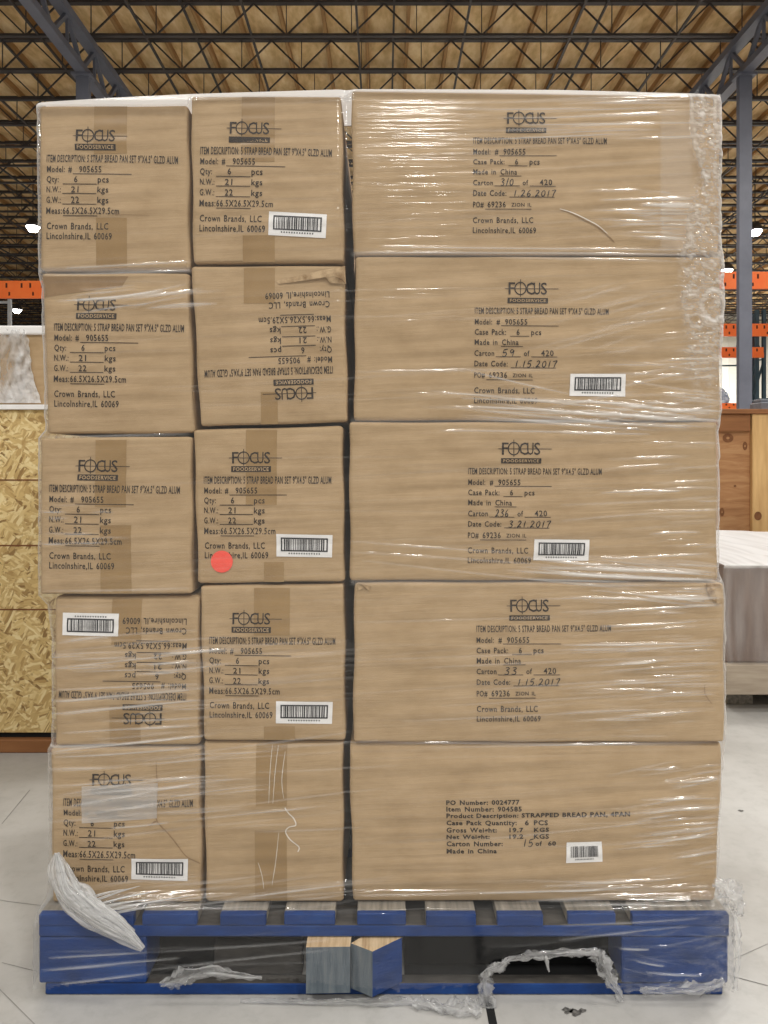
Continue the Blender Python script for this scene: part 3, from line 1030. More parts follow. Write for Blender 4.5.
# creases torn into the carton fronts
def crease(c, pts, w=0.8, name='crease', mt='kraft_dark'):
    m = MB(); stroke2d(m, smooth_path(pts, 8), w, 0, True)
    a = np.array([(p[0], p[1]) for p in m.v]); m.v = [tuple(p) for p in c.pts(a, 0.0011)]
    return m.build(name, M[mt], c.o)
crease(c_L5, [(156, 762), (157, 790), (156, 812), (158, 822), (172, 838), (186, 856), (200, 864)], 1.3)
crease(c_L5, [(150, 826), (154, 822), (157, 821)], 1.6)
crease(c_R1, [(560, 211), (570, 214), (580, 219), (596, 227), (607, 236), (614, 243)], 1.4)
crease(c_R1, [(559, 210), (569, 212.6), (580, 217.5), (596, 225.5), (607, 234)], 1.0, 'crease', 'string')
crease(c_R4, [(704, 684), (704, 692), (707, 698), (711, 703)], 1.1)
crease(c_L1, [(116, 216), (121, 215), (150, 216)], 0.5)
m = MB(); stroke2d(m, smooth_path([(285, 807), (289, 813), (294, 818), (296, 824), (289, 826), (286, 831), (290, 838), (299, 846), (298, 851)], 8), 1.1, 0)
a = np.array([(p[0], p[1]) for p in m.v]); m.v = [tuple(p) for p in c_M5.pts(a, 0.0016)]
m.build('tape_thread', M['string'], c_M5.o)
for pts in ([(272, 746), (270, 775), (269, 803)], [(278, 746), (275, 775), (273, 803)], [(285, 752), (282, 780), (284, 798)], [(279, 832), (276, 860), (272, 885)], [(258, 862), (262, 875), (264, 889)]):
    crease(c_M5, pts, 0.55, 'tape_thread', 'string')
# packing slip pouch on the bottom left carton
o = c_L5.patch([(82, 786), (158, 783), (157, 818), (82, 823)], 'packing_slip_pouch', 'film', 0.0022, 30, 20)
at = o.data.attributes.new('haze', 'FLOAT', 'POINT')
at.data.foreach_set('value', np.full(len(o.data.vertices), 0.5, np.float32))
o['label'] = 'pale translucent pouch'
# red round sticker
m = MB()
ring = [(222 + 11 * math.cos(t), 561.5 + 11 * math.sin(t), 0) for t in np.linspace(0, 2 * math.pi, 40)[:-1]]
m.v = [(222, 561.5, 0)] + ring
m.f = [(0, 1 + i, 1 + (i + 1) % len(ring)) for i in range(len(ring))]; m.m = [0] * len(m.f)
m.v = [tuple(p) for p in c_M3.pts(np.array([(p[0], p[1]) for p in m.v]), 0.0016)]
o = m.build('round_sticker', M['red'], c_M3.o); o['label'] = 'round red sticker'

# ------------------------------------------------------------------ pallet
YP = -0.025
pal = tag(empty('wooden_pallet', (0, YP, 0)), 'blue painted wooden pallet with a broken centre block, carrying the wrapped carton stack', 'pallet')
ZB, ZS, ZD, ZT = 0.022, 0.105, 0.1265, 0.1468
def pxx(a): return PX(a, YP)
rg = random.Random(3)
for (a, b) in ((39, 134), (142, 197), (220, 266), (284, 335), (357, 406), (426, 476), (497, 543), (568, 616), (632, 729)):
    m = MB()
    m.box(pxx(a), pxx(b), YP + rg.uniform(-.003, .002), YP + 0.012, ZD, ZT - .0005, 1, 0.002)
    m.box(pxx(a), pxx(b), YP + 0.012, 0.985, ZD, ZT, 0, 0.002)
    m.build('deck_board', [M['greywood'], M['blue']], pal)
for (y0, y1) in ((YP + .001, YP + .10), (0.43, 0.53), (0.88, 0.98)):
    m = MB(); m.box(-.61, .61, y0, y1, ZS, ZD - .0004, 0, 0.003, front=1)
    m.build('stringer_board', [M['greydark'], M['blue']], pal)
for (y0, y1) in ((YP + .004, YP + .028), (0.43, 0.53), (0.88, 0.98)):
    m = MB()
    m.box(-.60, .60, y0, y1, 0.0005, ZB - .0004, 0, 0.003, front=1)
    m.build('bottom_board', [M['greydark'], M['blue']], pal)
for k, (y0, y1) in enumerate(((YP + .002, YP + .12), (0.42, 0.54), (0.87, 0.985))):
    for (a, b, mm) in ((38, 146, 0), (622, 729, 0)):
        m = MB(); m.box(pxx(a), pxx(b), y0, y1, ZB, ZS - .0004, 0, 0.004)
        m.build('block', [M['blue'], M['greyblock']], pal)
    if k:
        m = MB(); m.box(-.08, .08, y0, y1, ZB, ZS - .0004, 0, 0.004)
        m.build('block', [M['greyblock']], pal)
# black sheets added to darken the openings, and a loose grey board in the left one
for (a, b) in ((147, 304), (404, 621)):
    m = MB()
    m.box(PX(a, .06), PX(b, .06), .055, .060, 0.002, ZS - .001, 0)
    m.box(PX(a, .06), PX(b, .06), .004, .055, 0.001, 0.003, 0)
    o = m.build('opening_shade_sheet', M['black'], pal); o['label'] = 'black sheet added to darken the opening'
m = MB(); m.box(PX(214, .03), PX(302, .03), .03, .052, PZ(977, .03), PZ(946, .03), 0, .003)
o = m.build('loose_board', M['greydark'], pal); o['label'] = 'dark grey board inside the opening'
# the broken centre block, its two pieces pushed out of the pallet
m = MB(); ym = -0.050
x0, x1 = PX(306, ym), PX(350, ym)
m.prism([(x0, ym), (x1, ym + .002), (x1 + .004, ym + .09), (x0, ym + .09)], 0.024, ZS - .001, 0, mats=[1, 0, 0, 0, 0])
o = m.build('block', [M['greyblock'], M['endgrain']], pal); o['label'] = 'grey broken half of the centre block'
m = MB()
pa = (PX(351, -.036), -.036); pb = (PX(372.5, -.058), -.058); pc = (PX(402, -.02), -.020); pd = (PX(384, .02), .02)
m.prism([pa, pb, pc, pd], 0.0235, ZS - .003, 0, mats=[1, 0, 2, 2, 0])
o = m.build('block', [M['greyblock'], M['endgrain'], M['blue']], pal); o['label'] = 'turned half of the centre block, one side blue'

# ------------------------------------------------------------------ stretch film round the stack
YF = -0.0115
def interp(y, ys, xs): return np.interp(y, ys, xs)

R_, C_ = 1060, 236
pys = np.linspace(86, 1000, R_)
# outline of the wrap (pixels, at the film's distance), left and right
ly = [86, 104, 262, 272, 285, 430, 438, 596, 606, 640, 745, 752, 860, 895, 912, 926, 1000]
lx = [37, 34.5, 36, 36, 39, 43, 36, 36, 46, 49.5, 49.5, 46, 46, 46, 37, 33, 33]
ry = [86, 100, 245, 255, 300, 345, 360, 410, 425, 575, 585, 600, 740, 750, 800, 890, 905, 920, 1000]
rx = [722.5, 724, 723.5, 726, 727, 724.5, 724, 724, 721.5, 721.5, 726, 728, 728.5, 727, 723, 720, 729, 734.5, 734.5]
XLp = interp(pys, ly, lx) + 0.8 * vnoise(pys / 9, pys * 0 + 3.5, 4)
XRp = interp(pys, ry, rx) + 1.1 * vnoise(pys / 8, pys * 0 + 7.5, 5)
t = np.linspace(0, 1, C_)
gx = XLp[:, None] + (XRp - XLp)[:, None] * t[None, :]
gy = np.repeat(pys[:, None], C_, 1)
# the top rim runs from corner to corner of the cartons
top = interp(gx, [30, 36, 120, 190, 350, 560, 690, 724, 740], [103, 102.6, 97, 93.2, 87.6, 88.4, 92.5, 94, 94])
gy = np.maximum(gy, top + (gy - 86) * 0.002)
# distance of the sheet: over the cartons, then out over the pallet edge
base = np.full_like(gy, YF)
base += np.interp(gy, [86, 100, 872, 882, 889, 895, 900, 905, 909, 914, 940, 1000], [0.006, 0, 0, -0.0015, -0.0045, -0.0100, -0.0165, -0.0235, -0.0275, -0.0290, -0.025, -0.022])
base -= 0.032 * np.interp(gx, [284, 300, 350, 384, 425], [0, .75, .8, 1, 0]) * np.interp(gy, [905, 948, 1000], [0, 1, 1])
base += 0.0035 * np.interp(np.abs(gx - 347), [0, 3, 7], [1, .8, 0]) * (gy < 890)
rim = np.minimum(gx - XLp[:, None], XRp[:, None] - gx)
base += np.interp(rim, [0, 2, 5, 10], [0.0085, 0.004, 0.0012, 0])

hgt = np.zeros_like(gy)      # ridge height in mm
haze = np.full_like(gy, 0.008)
crum = np.zeros_like(gy)


def ridge(x0, y0, x1, y1, A, sig=1.25, sag=0.0, hz=0.0, flat=False):
    a, b = sorted((y0, y1))
    ra = np.searchsorted(pys, a - abs(sag) - 6 * sig); rb = np.searchsorted(pys, b + abs(sag) + 6 * sig)
    if rb - ra < 2: return
    X, Y = gx[ra:rb], gy[ra:rb]
    tt = (X - x0) / (x1 - x0)
    ok = (tt > 0) & (tt < 1)
    tc_ = np.clip(tt, 0, 1)
    yc = y0 + (y1 - y0) * tc_ + sag * 4 * tc_ * (1 - tc_)
    tap = np.sin(np.pi * tc_) ** (0.35 if flat else 0.7) * ok
    g = np.exp(-((Y - yc) / sig) ** 2) * tap
    hgt[ra:rb] += A * g
    haze[ra:rb] += hz * np.exp(-((Y - yc) / (sig * .8)) ** 2) * tap


def zone(x0, x1, y0, y1, n, sl, ln, A, hz, seed, sig=(1.0, 1.6)):
    r = np.random.default_rng(seed)
    for _ in range(n):
        L = r.uniform(*ln)
        cx = r.uniform(x0, x1); cy = r.uniform(y0, y1)
        s = r.uniform(*sl)
        a, b = max(cx - L / 2, 36), min(cx + L / 2, 724)
        if b - a < 8: continue
        ridge(a, cy - s * (b - a) / 2, b, cy + s * (b - a) / 2, r.uniform(*A), r.uniform(*sig), r.uniform(-1.5, 1.5), r.uniform(*hz))


# soft long pull lines all over
zone(40, 350, 100, 900, 90, (-.09, .03), (60, 220), (.12, .5), (.0, .09), 1, (.7, 1.4))
zone(350, 720, 95, 900, 190, (-.10, .02), (90, 360), (.12, .5), (.0, .10), 2, (.7, 1.4))
# bright streaks towards the right edge of the wide cartons
zone(600, 722, 588, 740, 70, (-.08, .0), (24, 120), (.9, 2.2), (.06, .4), 3, (.8, 1.4))
zone(640, 720, 440, 560, 30, (-.08, .0), (24, 100), (.8, 2.0), (.06, .35), 31, (.8, 1.3))
zone(560, 722, 290, 345, 40, (-.35, -.08), (40, 140), (.5, 1.4), (.04, .2), 32, (.8, 1.4))
zone(590, 720, 345, 425, 40, (-.25, .16), (30, 110), (.8, 2.0), (.1, .35), 4)
zone(480, 720, 395, 432, 22, (.02, .13), (80, 220), (1.0, 2.2), (.1, .45), 5)
zone(560, 720, 560, 605, 34, (-.03, .12), (60, 160), (1.0, 2.2), (.15, .5), 6)
zone(640, 715, 765, 880, 46, (-.22, -.04), (26, 80), (.9, 2.2), (.1, .4), 7)
zone(560, 712, 878, 906, 22, (-.12, .05), (60, 160), (1.0, 2.0), (.1, .3), 8)
zone(610, 690, 190, 240, 24, (-.04, .05), (24, 80), (.8, 1.8), (.1, .4), 9)
zone(500, 690, 97, 145, 14, (-.05, .0), (80, 220), (.7, 1.6), (.1, .35), 10)
# left column streaks
zone(55, 200, 640, 745, 34, (-.12, -.02), (40, 130), (.8, 1.9), (.1, .45), 12)
zone(55, 330, 742, 835, 40, (-.14, -.03), (50, 170), (.7, 1.7), (.08, .35), 13)
zone(42, 110, 505, 545, 12, (-.05, .02), (20, 50), (.7, 1.5), (.1, .3), 14)
zone(60, 185, 285, 312, 10, (-.16, -.05), (40, 110), (.9, 1.8), (.2, .5), 15)
zone(150, 345, 640, 720, 26, (-.12, -.02), (60, 160), (.3, 1.1), (.03, .16), 16)
zone(60, 330, 880, 912, 26, (-.16, -.04), (50, 160), (.6, 1.6), (.06, .3), 17)
# over the pallet
zone(40, 730, 925, 990, 24, (-.10, .03), (60, 190), (.5, 1.4), (.0, .1), 18)
zone(560, 728, 925, 995, 20, (-.3, .3), (30, 80), (.9, 2.0), (.05, .25), 19)
# single streaks seen in the photograph
for s in [(64, 268, 190, 262, 2.2, .5), (40, 275, 190, 271, 1.8, .4), (42, 437, 190, 434, 2.0, .35), (44, 591, 190, 588, 1.6, .35),
          (75, 301, 165, 291, 2.2, .75), (90, 303, 187, 284, 1.6, .5), (130, 308, 187, 296, 1.5, .4),
          (520, 125, 655, 124, 2.0, .5), (500, 118, 660, 114, 1.7, .4), (560, 104, 690, 99, 1.6, .35), (380, 104, 680, 98, 1.2, .2), (540, 134, 660, 130, 1.6, .4),
          (600, 200, 690, 199, 2.0, .6), (640, 206, 690, 205, 2.0, .6), (620, 213, 690, 214, 1.6, .5),
          (380, 247, 690, 250, 2.2, .5), (355, 253, 690, 255, 1.8, .4), (500, 258, 690, 262, 1.4, .3),
          (355, 372, 560, 370, 1.2, .25), (470, 371, 570, 394, 1.3, .5), (460, 398, 640, 404, 2.0, .6), (430, 391, 700, 418, 2.0, .55), (470, 406, 716, 420, 2.2, .7), (520, 420, 690, 428, 2.2, .7), (560, 433, 650, 434, 1.8, .6), (440, 431, 600, 433, 1.8, .5),
          (600, 493, 680, 491, 1.8, .55), (560, 505, 705, 498, 1.3, .3), (560, 521, 700, 510, 1.4, .35), (650, 534, 700, 532, 2.2, .6), (600, 558, 710, 553, 1.8, .5),
          (350, 541, 520, 553, 1.2, .35), (350, 552, 560, 566, 1.3, .3), (360, 560, 640, 590, 1.2, .3), (540, 568, 700, 573, 2.0, .6), (560, 575, 715, 580, 2.2, .6), (590, 590, 715, 603, 1.8, .5),
          (600, 626, 697, 621, 2.0, .55), (560, 612, 708, 606, 1.4, .35), (350, 622, 560, 616, 1.0, .2), (560, 645, 718, 642, 2.2, .6), (625, 650, 715, 645, 2.0, .6), (420, 668, 716, 655, 1.2, .3),
          (380, 660, 600, 652, 1.0, .2), (600, 672, 718, 664, 1.6, .4), (480, 690, 718, 676, 1.2, .3), (640, 697, 716, 694, 1.8, .5), (440, 706, 716, 690, 1.1, .25), (400, 722, 716, 708, 1.1, .25),
          (360, 742, 700, 745, 1.4, .3), (420, 748, 716, 742, 1.4, .3), (640, 800, 718, 798, 1.8, .5), (560, 818, 718, 806, 1.4, .35), (480, 840, 718, 815, 1.2, .3), (650, 834, 718, 826, 2.0, .6), (640, 845, 718, 832, 1.8, .55),
          (200, 752, 350, 732, 1.2, .35), (50, 752, 205, 736, 2.2, .7), (55, 757, 190, 748, 2.0, .6), (60, 770, 345, 752, 1.0, .2), (70, 806, 200, 782, 1.8, .55), (80, 815, 200, 796, 1.6, .5), (60, 795, 200, 775, 1.6, .5), (110, 828, 170, 822, 2.0, .6),
          (55, 690, 200, 684, 1.8, .5), (55, 668, 200, 652, 2.0, .5), (58, 702, 190, 690, 2.0, .6), (60, 715, 200, 700, 2.2, .7), (62, 733, 196, 726, 1.6, .5), (200, 646, 350, 640, .9, .2), (60, 640, 200, 630, 1.2, .3),
          (350, 895, 600, 889, 1.6, .3), (480, 893, 640, 886, 2.0, .4), (560, 925, 700, 918, 1.6, .4),
          (48, 958, 150, 952, 2.0, .6), (44, 970, 180, 958, 1.6, .5), (60, 984, 150, 973, 2.2, .7), (150, 952, 330, 940, 1.2, .3), (150, 970, 330, 950, 1.2, .35), (620, 948, 650, 949, 2.4, .8), (635, 960, 665, 966, 2.4, .8), (645, 972, 700, 975, 2.0, .6), (560, 940, 690, 926, 1.6, .4)]:
    x0, y0, x1, y1, A, h_ = s
    ridge(x0, y0, x1, y1, A, 1.25, random.uniform(-1, 1), h_ * .85, True)


def soft(v, a, b): return np.clip((v - a) / (b - a), 0, 1)
# crumpled layers at the upper right corner: its left border wanders
edge_x = interp(gy, [86, 150, 175, 190, 240, 260, 300, 380, 430], [692, 694, 700, 694, 684, 680, 680, 690, 704])
cz = soft(gx, edge_x - 3, edge_x + 4) * (1 - soft(gy, 330, 420))
n1 = vnoise(gx / 4.0, gy / 6.0, 21) + .6 * vnoise(gx / 2.2, gy / 3.0, 22)
hgt += cz * 1.0 * n1
crum += cz * 0.7
n3 = vnoise(gx / 2.4, gy / 2.4, 24)
haze += cz * np.clip(0.16 + .16 * n1 + .26 * np.maximum(n3, -.2), 0, 1)
vein = np.clip(1 - np.abs(vnoise(gx / 5 + .8 * n1, gy / 8, 25)) * 5.5, 0, 1) + np.clip(1 - np.abs(vnoise(gx / 3.2, gy / 4.5 + n1, 26)) * 6, 0, 1)
hgt += cz * (.9 * n3 + .8 * vein)
haze += cz * .26 * vein
v1 = vnoise(gx / 1.6, gy / 60.0, 23)
haze += soft(gx, 694, 698) * (1 - soft(gy, 170, 200)) * .12 * v1
# white torn border of that layer
bord = np.exp(-((gx - interp(gy, [86, 100, 140, 165, 180], [692, 692, 694, 701, 707])) / 1.5) ** 2) * (gy < 182)
haze += bord * .5; hgt += bord * 1.5
# pale double layer left of it
haze += 0.16 * soft(gx, 659, 662) * (1 - soft(gx, 690, 696)) * soft(gy, 100, 130) * (1 - soft(gy, 246, 254))
# loop of film at the right
lr = np.hypot((gx - 714) / 12, (gy - 305) / 15)
loop = np.exp(-((lr - 1) / .16) ** 2) * (gx < 724)
haze += loop * .5; hgt += loop * 1.4
# rims: layers seen edge on
haze += np.interp(rim, [0, 2.5, 5], [.5, .28, 0]) * np.interp(gy, [86, 430, 600, 1000], [1, 1, .45, .35])
# stretched taut over the dip at the top
gap_top = np.maximum(0, soft(top + 12 - gy, 0, 6))
carton_top = interp(gx, [36, 189, 190.3, 342, 343, 352, 724], [105.5, 105, 96.5, 96.5, 97, 90.5, 96.5])
haze += 0.75 * soft(carton_top - gy, -1.0, 1.5)
# seams between the cartons gather film
for yy, xa, xb, hz_ in ((270, 38, 190, .22), (254.5, 352, 722, .16), (421, 352, 722, .14), (582, 352, 722, .16), (747, 48, 205, .2)):
    haze += hz_ * np.exp(-((gy - yy) / 2.6) ** 2) * (gx > xa) * (gx < xb)
# crumples low on the pallet, right corner and the lower rim
low = soft(gy, 965, 985) * (.35 + .65 * soft(gx, 560, 640))
lowr = soft(gx, 690, 720) * soft(gy, 880, 905)
n2 = vnoise(gx / 3.5, gy / 3.5, 31)
crum += .6 * np.maximum(low, lowr)
haze += np.maximum(low, lowr) * (.05 + .10 * n2)
hgt += np.maximum(low, lowr) * n2 * 1.0
# tighter at the top, looser at the foot
hgt *= np.interp(gy, [90, 260, 500, 760], [.3, .72, 1.1, 1.4])
hgt *= 1 - .6 * np.exp(-((gy - 898) / 9) ** 2) * soft(gx, 380, 470)
hgt *= 1 - .6 * (1 - soft(gx, 400, 500)) * (1 - soft(gy, 150, 240)) * (gx > 346)
hgt += 0.14 * vnoise(gx / 60, gy / 7, 41) + .4 * vnoise(gx / 90, gy / 18, 42)
haze += np.interp(gy, [90, 420, 700], [.014, .006, 0]) 
haze = np.clip(haze, 0.003, 0.92)

Yg = base - hgt * 0.001
sc = (Yg * 0 + YF + np.minimum(base - YF, 0) - CAMY) / F
Vf = np.stack([(gx - 384) * sc, Yg, CAMZ + (HZ - gy) * sc], -1)
Vf[..., 2] = np.maximum(Vf[..., 2], 0.004)
# sides of the wrap, running back along the stack
ns = 14
lefts, rights = [], []
ys_side = np.concatenate([np.linspace(0.7, 0.045, ns - 2), [0.026, 0.008]])
for k, yy in enumerate(ys_side):
    a = Vf[:, 0].copy(); a[:, 1] = yy + .004 * vnoise(pys / 12, pys * 0 + k, 51)
    a[:, 0] += .0010 * vnoise(pys / 10, pys * 0 + k * .7, 52) - (.0085 if yy > .02 else .004)
    lefts.append(a)
    b = Vf[:, -1].copy(); b[:, 1] = yy if yy < .53 else .545
    b[:, 1] = min(yy, .56) - k * 1e-4
    b[:, 0] += .0010 * vnoise(pys / 10, pys * 0 + k * .7, 53) + (.0085 if yy > .02 else .004)
    rights.append(b)
Vs = np.concatenate([np.stack(lefts, 1), Vf, np.stack(rights[::-1], 1)], 1)
pad = lambda A_, v: np.concatenate([np.repeat(A_[:, :1] * 0 + v, ns, 1), A_, np.repeat(A_[:, :1] * 0 + v, ns, 1)], 1)
hz_all, cr_all = pad(haze, .16), pad(crum, .2)
# folded over the top of the stack
rows_top = []
for k, yy in enumerate((0.16, 0.08, 0.02)):
    a = Vs[0].copy()
    a[ns:-ns, 1] = np.maximum(a[ns:-ns, 1], yy)
    a[:, 2] += .010
    rows_top.append(a)
Vs = np.concatenate([np.stack(rows_top, 0), Vs], 0)
hz_all = np.concatenate([np.repeat(hz_all[:1], 3, 0), hz_all], 0)
cr_all = np.concatenate([np.repeat(cr_all[:1], 3, 0), cr_all], 0)
# ragged lower rim and the torn hole
r_all, c_all = Vs.shape[:2]
keep = np.ones((r_all - 1, c_all - 1), bool)
fx = np.full((r_all - 1, c_all - 1), -1.0); fy = fx.copy()
fx[3:, ns:ns + C_ - 1] = (gx[:-1, :-1] + gx[1:, 1:]) / 2
fy[3:, ns:ns + C_ - 1] = (gy[:-1, :-1] + gy[1:, 1:]) / 2
edge = interp(fx, [30, 60, 150, 200, 300, 330, 400, 440, 484, 486, 490, 500, 512, 540, 590, 602, 612, 625, 650, 700, 735],
              [990, 986, 978, 976, 980, 984, 990, 988, 984, 975, 962, 957, 955, 952, 950, 955, 970, 992, 990, 992, 990])
edge = edge + 2.5 * vnoise(fx / 3.0, fx * 0 + .5, 61) + 1.5 * vnoise(fx / 1.3, fx * 0 + .5, 62)
keep &= ~((fx > 0) & (fy > edge))
lo = np.zeros_like(keep); lo[3:, :ns] = True; lo[3:, ns + C_ - 1:] = True
fyr = np.repeat(np.concatenate([[0, 0, 0], (pys[:-1] + pys[1:]) / 2])[:, None], c_all - 1, 1)
keep &= ~(lo & (fyr > 986))
wrap = grid_mesh('stretch_film', Vs, M['film'], None, keep, {'haze': hz_all, 'crumple': cr_all})
tag(wrap, 'clear wrinkled stretch film wrapped around the carton stack and blue pallet', 'plastic film')


# ropes and rags of bunched film
def rope(path, radii, name, parent, hz=0.5, seed=0, n=14, squash=1.0, rough=.45, steps=12):
    path = [np.array(p, float) for p in smooth_path([np.array(p) for p in path], steps)]
    rad = np.interp(np.linspace(0, 1, len(path)), np.linspace(0, 1, len(radii)), radii)
    V = np.zeros((len(path), n, 3))
    ang = np.linspace(0, 2 * math.pi, n, endpoint=False)
    rr = np.random.default_rng(seed)
    ph = rr.uniform(0, 6.28, 4)
    fold = 1 + rough * np.sin(3 * ang + ph[0]) * .6 + rough * .6 * np.sin(5 * ang + ph[1])
    for i, p in enumerate(path):
        d = path[min(i + 1, len(path) - 1)] - path[max(i - 1, 0)]
        d /= np.linalg.norm(d) + 1e-9
        s = np.cross(d, (0, 1, 0)); s /= np.linalg.norm(s) + 1e-9
        u = np.cross(s, d)
        tw = i * .16
        f = np.interp((ang + tw) % (2 * math.pi), np.append(ang, 2 * math.pi), np.append(fold, fold[0]))
        nz = 1 + rough * (.55 * vnoise(np.cos(ang) * 2.2 + 9 + seed, np.sin(ang) * 2.2 + i * .13, seed) + .3 * vnoise(np.cos(ang) * 4 + 9, np.sin(ang) * 4 + i * .3, seed + 1))
        r_ = rad[i] * f * nz
        V[i] = p + s[None] * (r_ * np.cos(ang))[:, None] + u[None] * (r_ * np.sin(ang) * squash)[:, None]
    V[..., 2] = np.maximum(V[..., 2], 0.002)
    ii = np.arange(len(path))[:, None]
    hzv = np.clip(hz + .35 * vnoise(np.cos(ang)[None] * 3 + ii * .05 + 20, np.sin(ang)[None] * 3 + ii * .1 + 20, seed + 2) + .25 * np.sin(3 * ang + ph[0])[None], 0.03, .95)
    return grid_mesh(name, V, M['film_bunch'], parent, None, {'haze': hzv, 'crumple': np.full(V.shape[:2], .5)}, closed_u=True)


def pp(l, Y): return [tuple(P(a, b, Y)) for a, b in l]
# white gathered tail at the lower left corner
tail = np.array([(57, 853), (59, 868), (66, 885), (76, 899), (92, 913), (112, 925), (130, 937), (143, 949)], float)
tw_ = np.array([2, 9, 12, 13, 11, 10, 7, 2], float)
dn_ = np.gradient(tail, axis=0); dn_ /= np.linalg.norm(dn_, axis=1, keepdims=True)
nr_ = np.stack([-dn_[:, 1], dn_[:, 0]], 1)
rt = np.random.default_rng(77)
for k in range(11):
    f = -1 + 2 * k / 10
    off_ = tw_ * (f + .12 * rt.standard_normal(8))
    q = tail + nr_ * off_[:, None]
    i0, i1 = (0, 8) if k % 3 else (rt.integers(0, 2), rt.integers(6, 9))
    yb_ = -0.036 - .012 * (1 - f * f) - np.linspace(0, .012, 8)
    path = [tuple(P(q[i, 0], q[i, 1], yb_[i])) for i in range(i0, i1)]
    rope(path, [.0018, .0048, .0062, .0052, .0016], 'film_tail', wrap, .32 + .34 * rt.random(), 100 + k, 10, .6, .35, 8)
# strands fanning out to the right of the tail
for k, (a, b) in enumerate((((92, 902), (140, 886)), ((92, 906), (158, 891)), ((96, 909), (150, 899)), ((100, 912), (190, 896)), ((90, 898), (128, 889)), ((104, 915), (170, 905)))):
    rope(pp([a, ((a[0] + b[0]) / 2, (a[1] + b[1]) / 2 - 1), b], -0.034), [.0030, .0018, .0004], 'film_strand', wrap, .62, 20 + k, 6, .6, .2, 6)
# torn rags along the lower rim and on the floor
rope(pp([(502, 962), (520, 957), (545, 955), (572, 953), (598, 952)], -0.046), [.003, .005, .006, .005, .007], 'film_rag', wrap, .22, 5, 12, .5, .8)
rope(pp([(598, 952), (604, 966), (610, 980), (617, 992), (620, 1002)], -0.048), [.010, .012, .008, .005, .004], 'film_rag', wrap, .18, 6, 14, .4, .8)
rope(pp([(508, 960), (499, 966), (487, 972), (484, 985), (486, 1004), (484, 1018)], -0.050), [.004, .007, .006, .008, .014, .006], 'film_rag', wrap, .22, 7, 14, .4, .8)
rope(pp([(546, 956), (547, 963), (549, 972)], -0.047), [.002, .003, .001], 'film_rag', wrap, .5, 8, 8, .5, .6)
def ff(l, z): return [(floor_at(a, b).x, floor_at(a, b).y, z) for a, b in l]
rope(ff([(412, 1010), (430, 1011), (446, 1014), (466, 1015), (482, 1016)], 0.009), [.003, .010, .008, .015, .006], 'film_rag', wrap, .2, 9, 16, .7, .9)
rope(ff([(240, 1004), (300, 1005), (360, 1006), (410, 1006), (452, 1014)], 0.005), [.003, .006, .007, .010, .004], 'film_rag', wrap, .14, 10, 12, .5, .8)
rope(pp([(160, 985), (180, 978), (206, 972), (236, 975), (262, 978)], -0.050), [.003, .010, .008, .006, .002], 'film_rag', wrap, .16, 11, 12, .4, .8)
rope(pp([(640, 990), (665, 991), (690, 990), (712, 986), (724, 980)], -0.048), [.003, .007, .009, .008, .004], 'film_rag', wrap, .16, 12, 12, .45, .8)
rope(pp([(714, 882), (724, 888), (734, 899), (738, 909), (736, 915)], -0.036), [.006, .014, .014, .009, .004], 'film_rag', wrap, .2, 13, 14, .5, .8)
rope(pp([(734, 912), (737, 935), (738, 960), (735, 990)], -0.036), [.004, .006, .005, .003], 'film_rag', wrap, .16, 14, 10, .5, .8)

# ------------------------------------------------------------------ chipboard crate behind, on the left
YC = 1.07
cr = tag(empty('wooden_crate', (-1.2, YC, 0)), 'tall chipboard crate on a timber base behind the left cartons', 'crate')
z_t = PZ(406, YC)
x0, x1 = -2.35, -0.35
m = MB()
m.box(x0, x1, YC, YC + 1.0, PZ(733, YC), z_t - .012, 0, 0.004)
o = m.build('side_panel', M['osb'], cr)
m = MB()
for yy in (480, 545.5, 609.5):
    zc = PZ(yy, YC)
    m.box(x0, x1, YC - .0012, YC + .001, zc - .0022, zc + .0022)
m.build('panel_line', M['knot'], cr)
m = MB(); m.box(x0 - .01, x1 + .01, YC - .012, YC + 1.01, z_t - .012, z_t + .004, 0, .002)
o = m.build('lid', M['label'], cr); o['label'] = 'white edged lid'
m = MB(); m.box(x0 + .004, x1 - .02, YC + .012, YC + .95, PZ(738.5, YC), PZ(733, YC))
m.build('base_gap_shade', M['black'], cr)  # black filler added as the shadow in the gap under the panel
m = MB(); m.box(x0, x1, YC - .01, YC + .09, 0, PZ(738.5, YC), 0, .004); m.box(x0, x1, YC + .9, YC + 1.0, 0, PZ(738.5, YC), 0, .004)
m.box(x0, x0 + .1, YC + .09, YC + .9, 0, PZ(738.5, YC)); m.box(x1 - .1, x1, YC + .09, YC + .9, 0, PZ(738.5, YC))
o = m.build('base_beam', M['pinered'], cr); o['label'] = 'orange brown timber base'

# wrapped carton on that crate
YW = 1.14
zb, zt = z_t + .005, PZ(326, YW)
wc = tag(empty('wrapped_carton', (-1.6, YW, zb)), 'brown carton under bunched white film on top of the chipboard crate', 'carton')
m = MB(); m.box(-2.3, -0.7, YW, YW + .8, zb, zt - .006, 0, 0.006)
m.build('carton_body', M['kraft'], wc)
m = MB(); m.box(-2.31, -0.69, YW - .012, YW + .81, zt - .03, zt, 0, 0.006)
o = m.build('white_cap', M['label'], wc); o['label'] = 'white film over the top edge'
rr_, cc_ = 70, 60
pyv = np.linspace(329, 403, rr_); tv = np.linspace(0, 1, cc_)
xl_ = -70 + pyv * 0; xr_ = np.interp(pyv, [329, 345, 360, 380, 395, 403], [26, 29, 31, 34, 39, 42]) + 1.2 * vnoise(pyv / 5, pyv * 0, 71)
GX = xl_[:, None] + (xr_ - xl_)[:, None] * tv[None]; GY = np.repeat(pyv[:, None], cc_, 1)
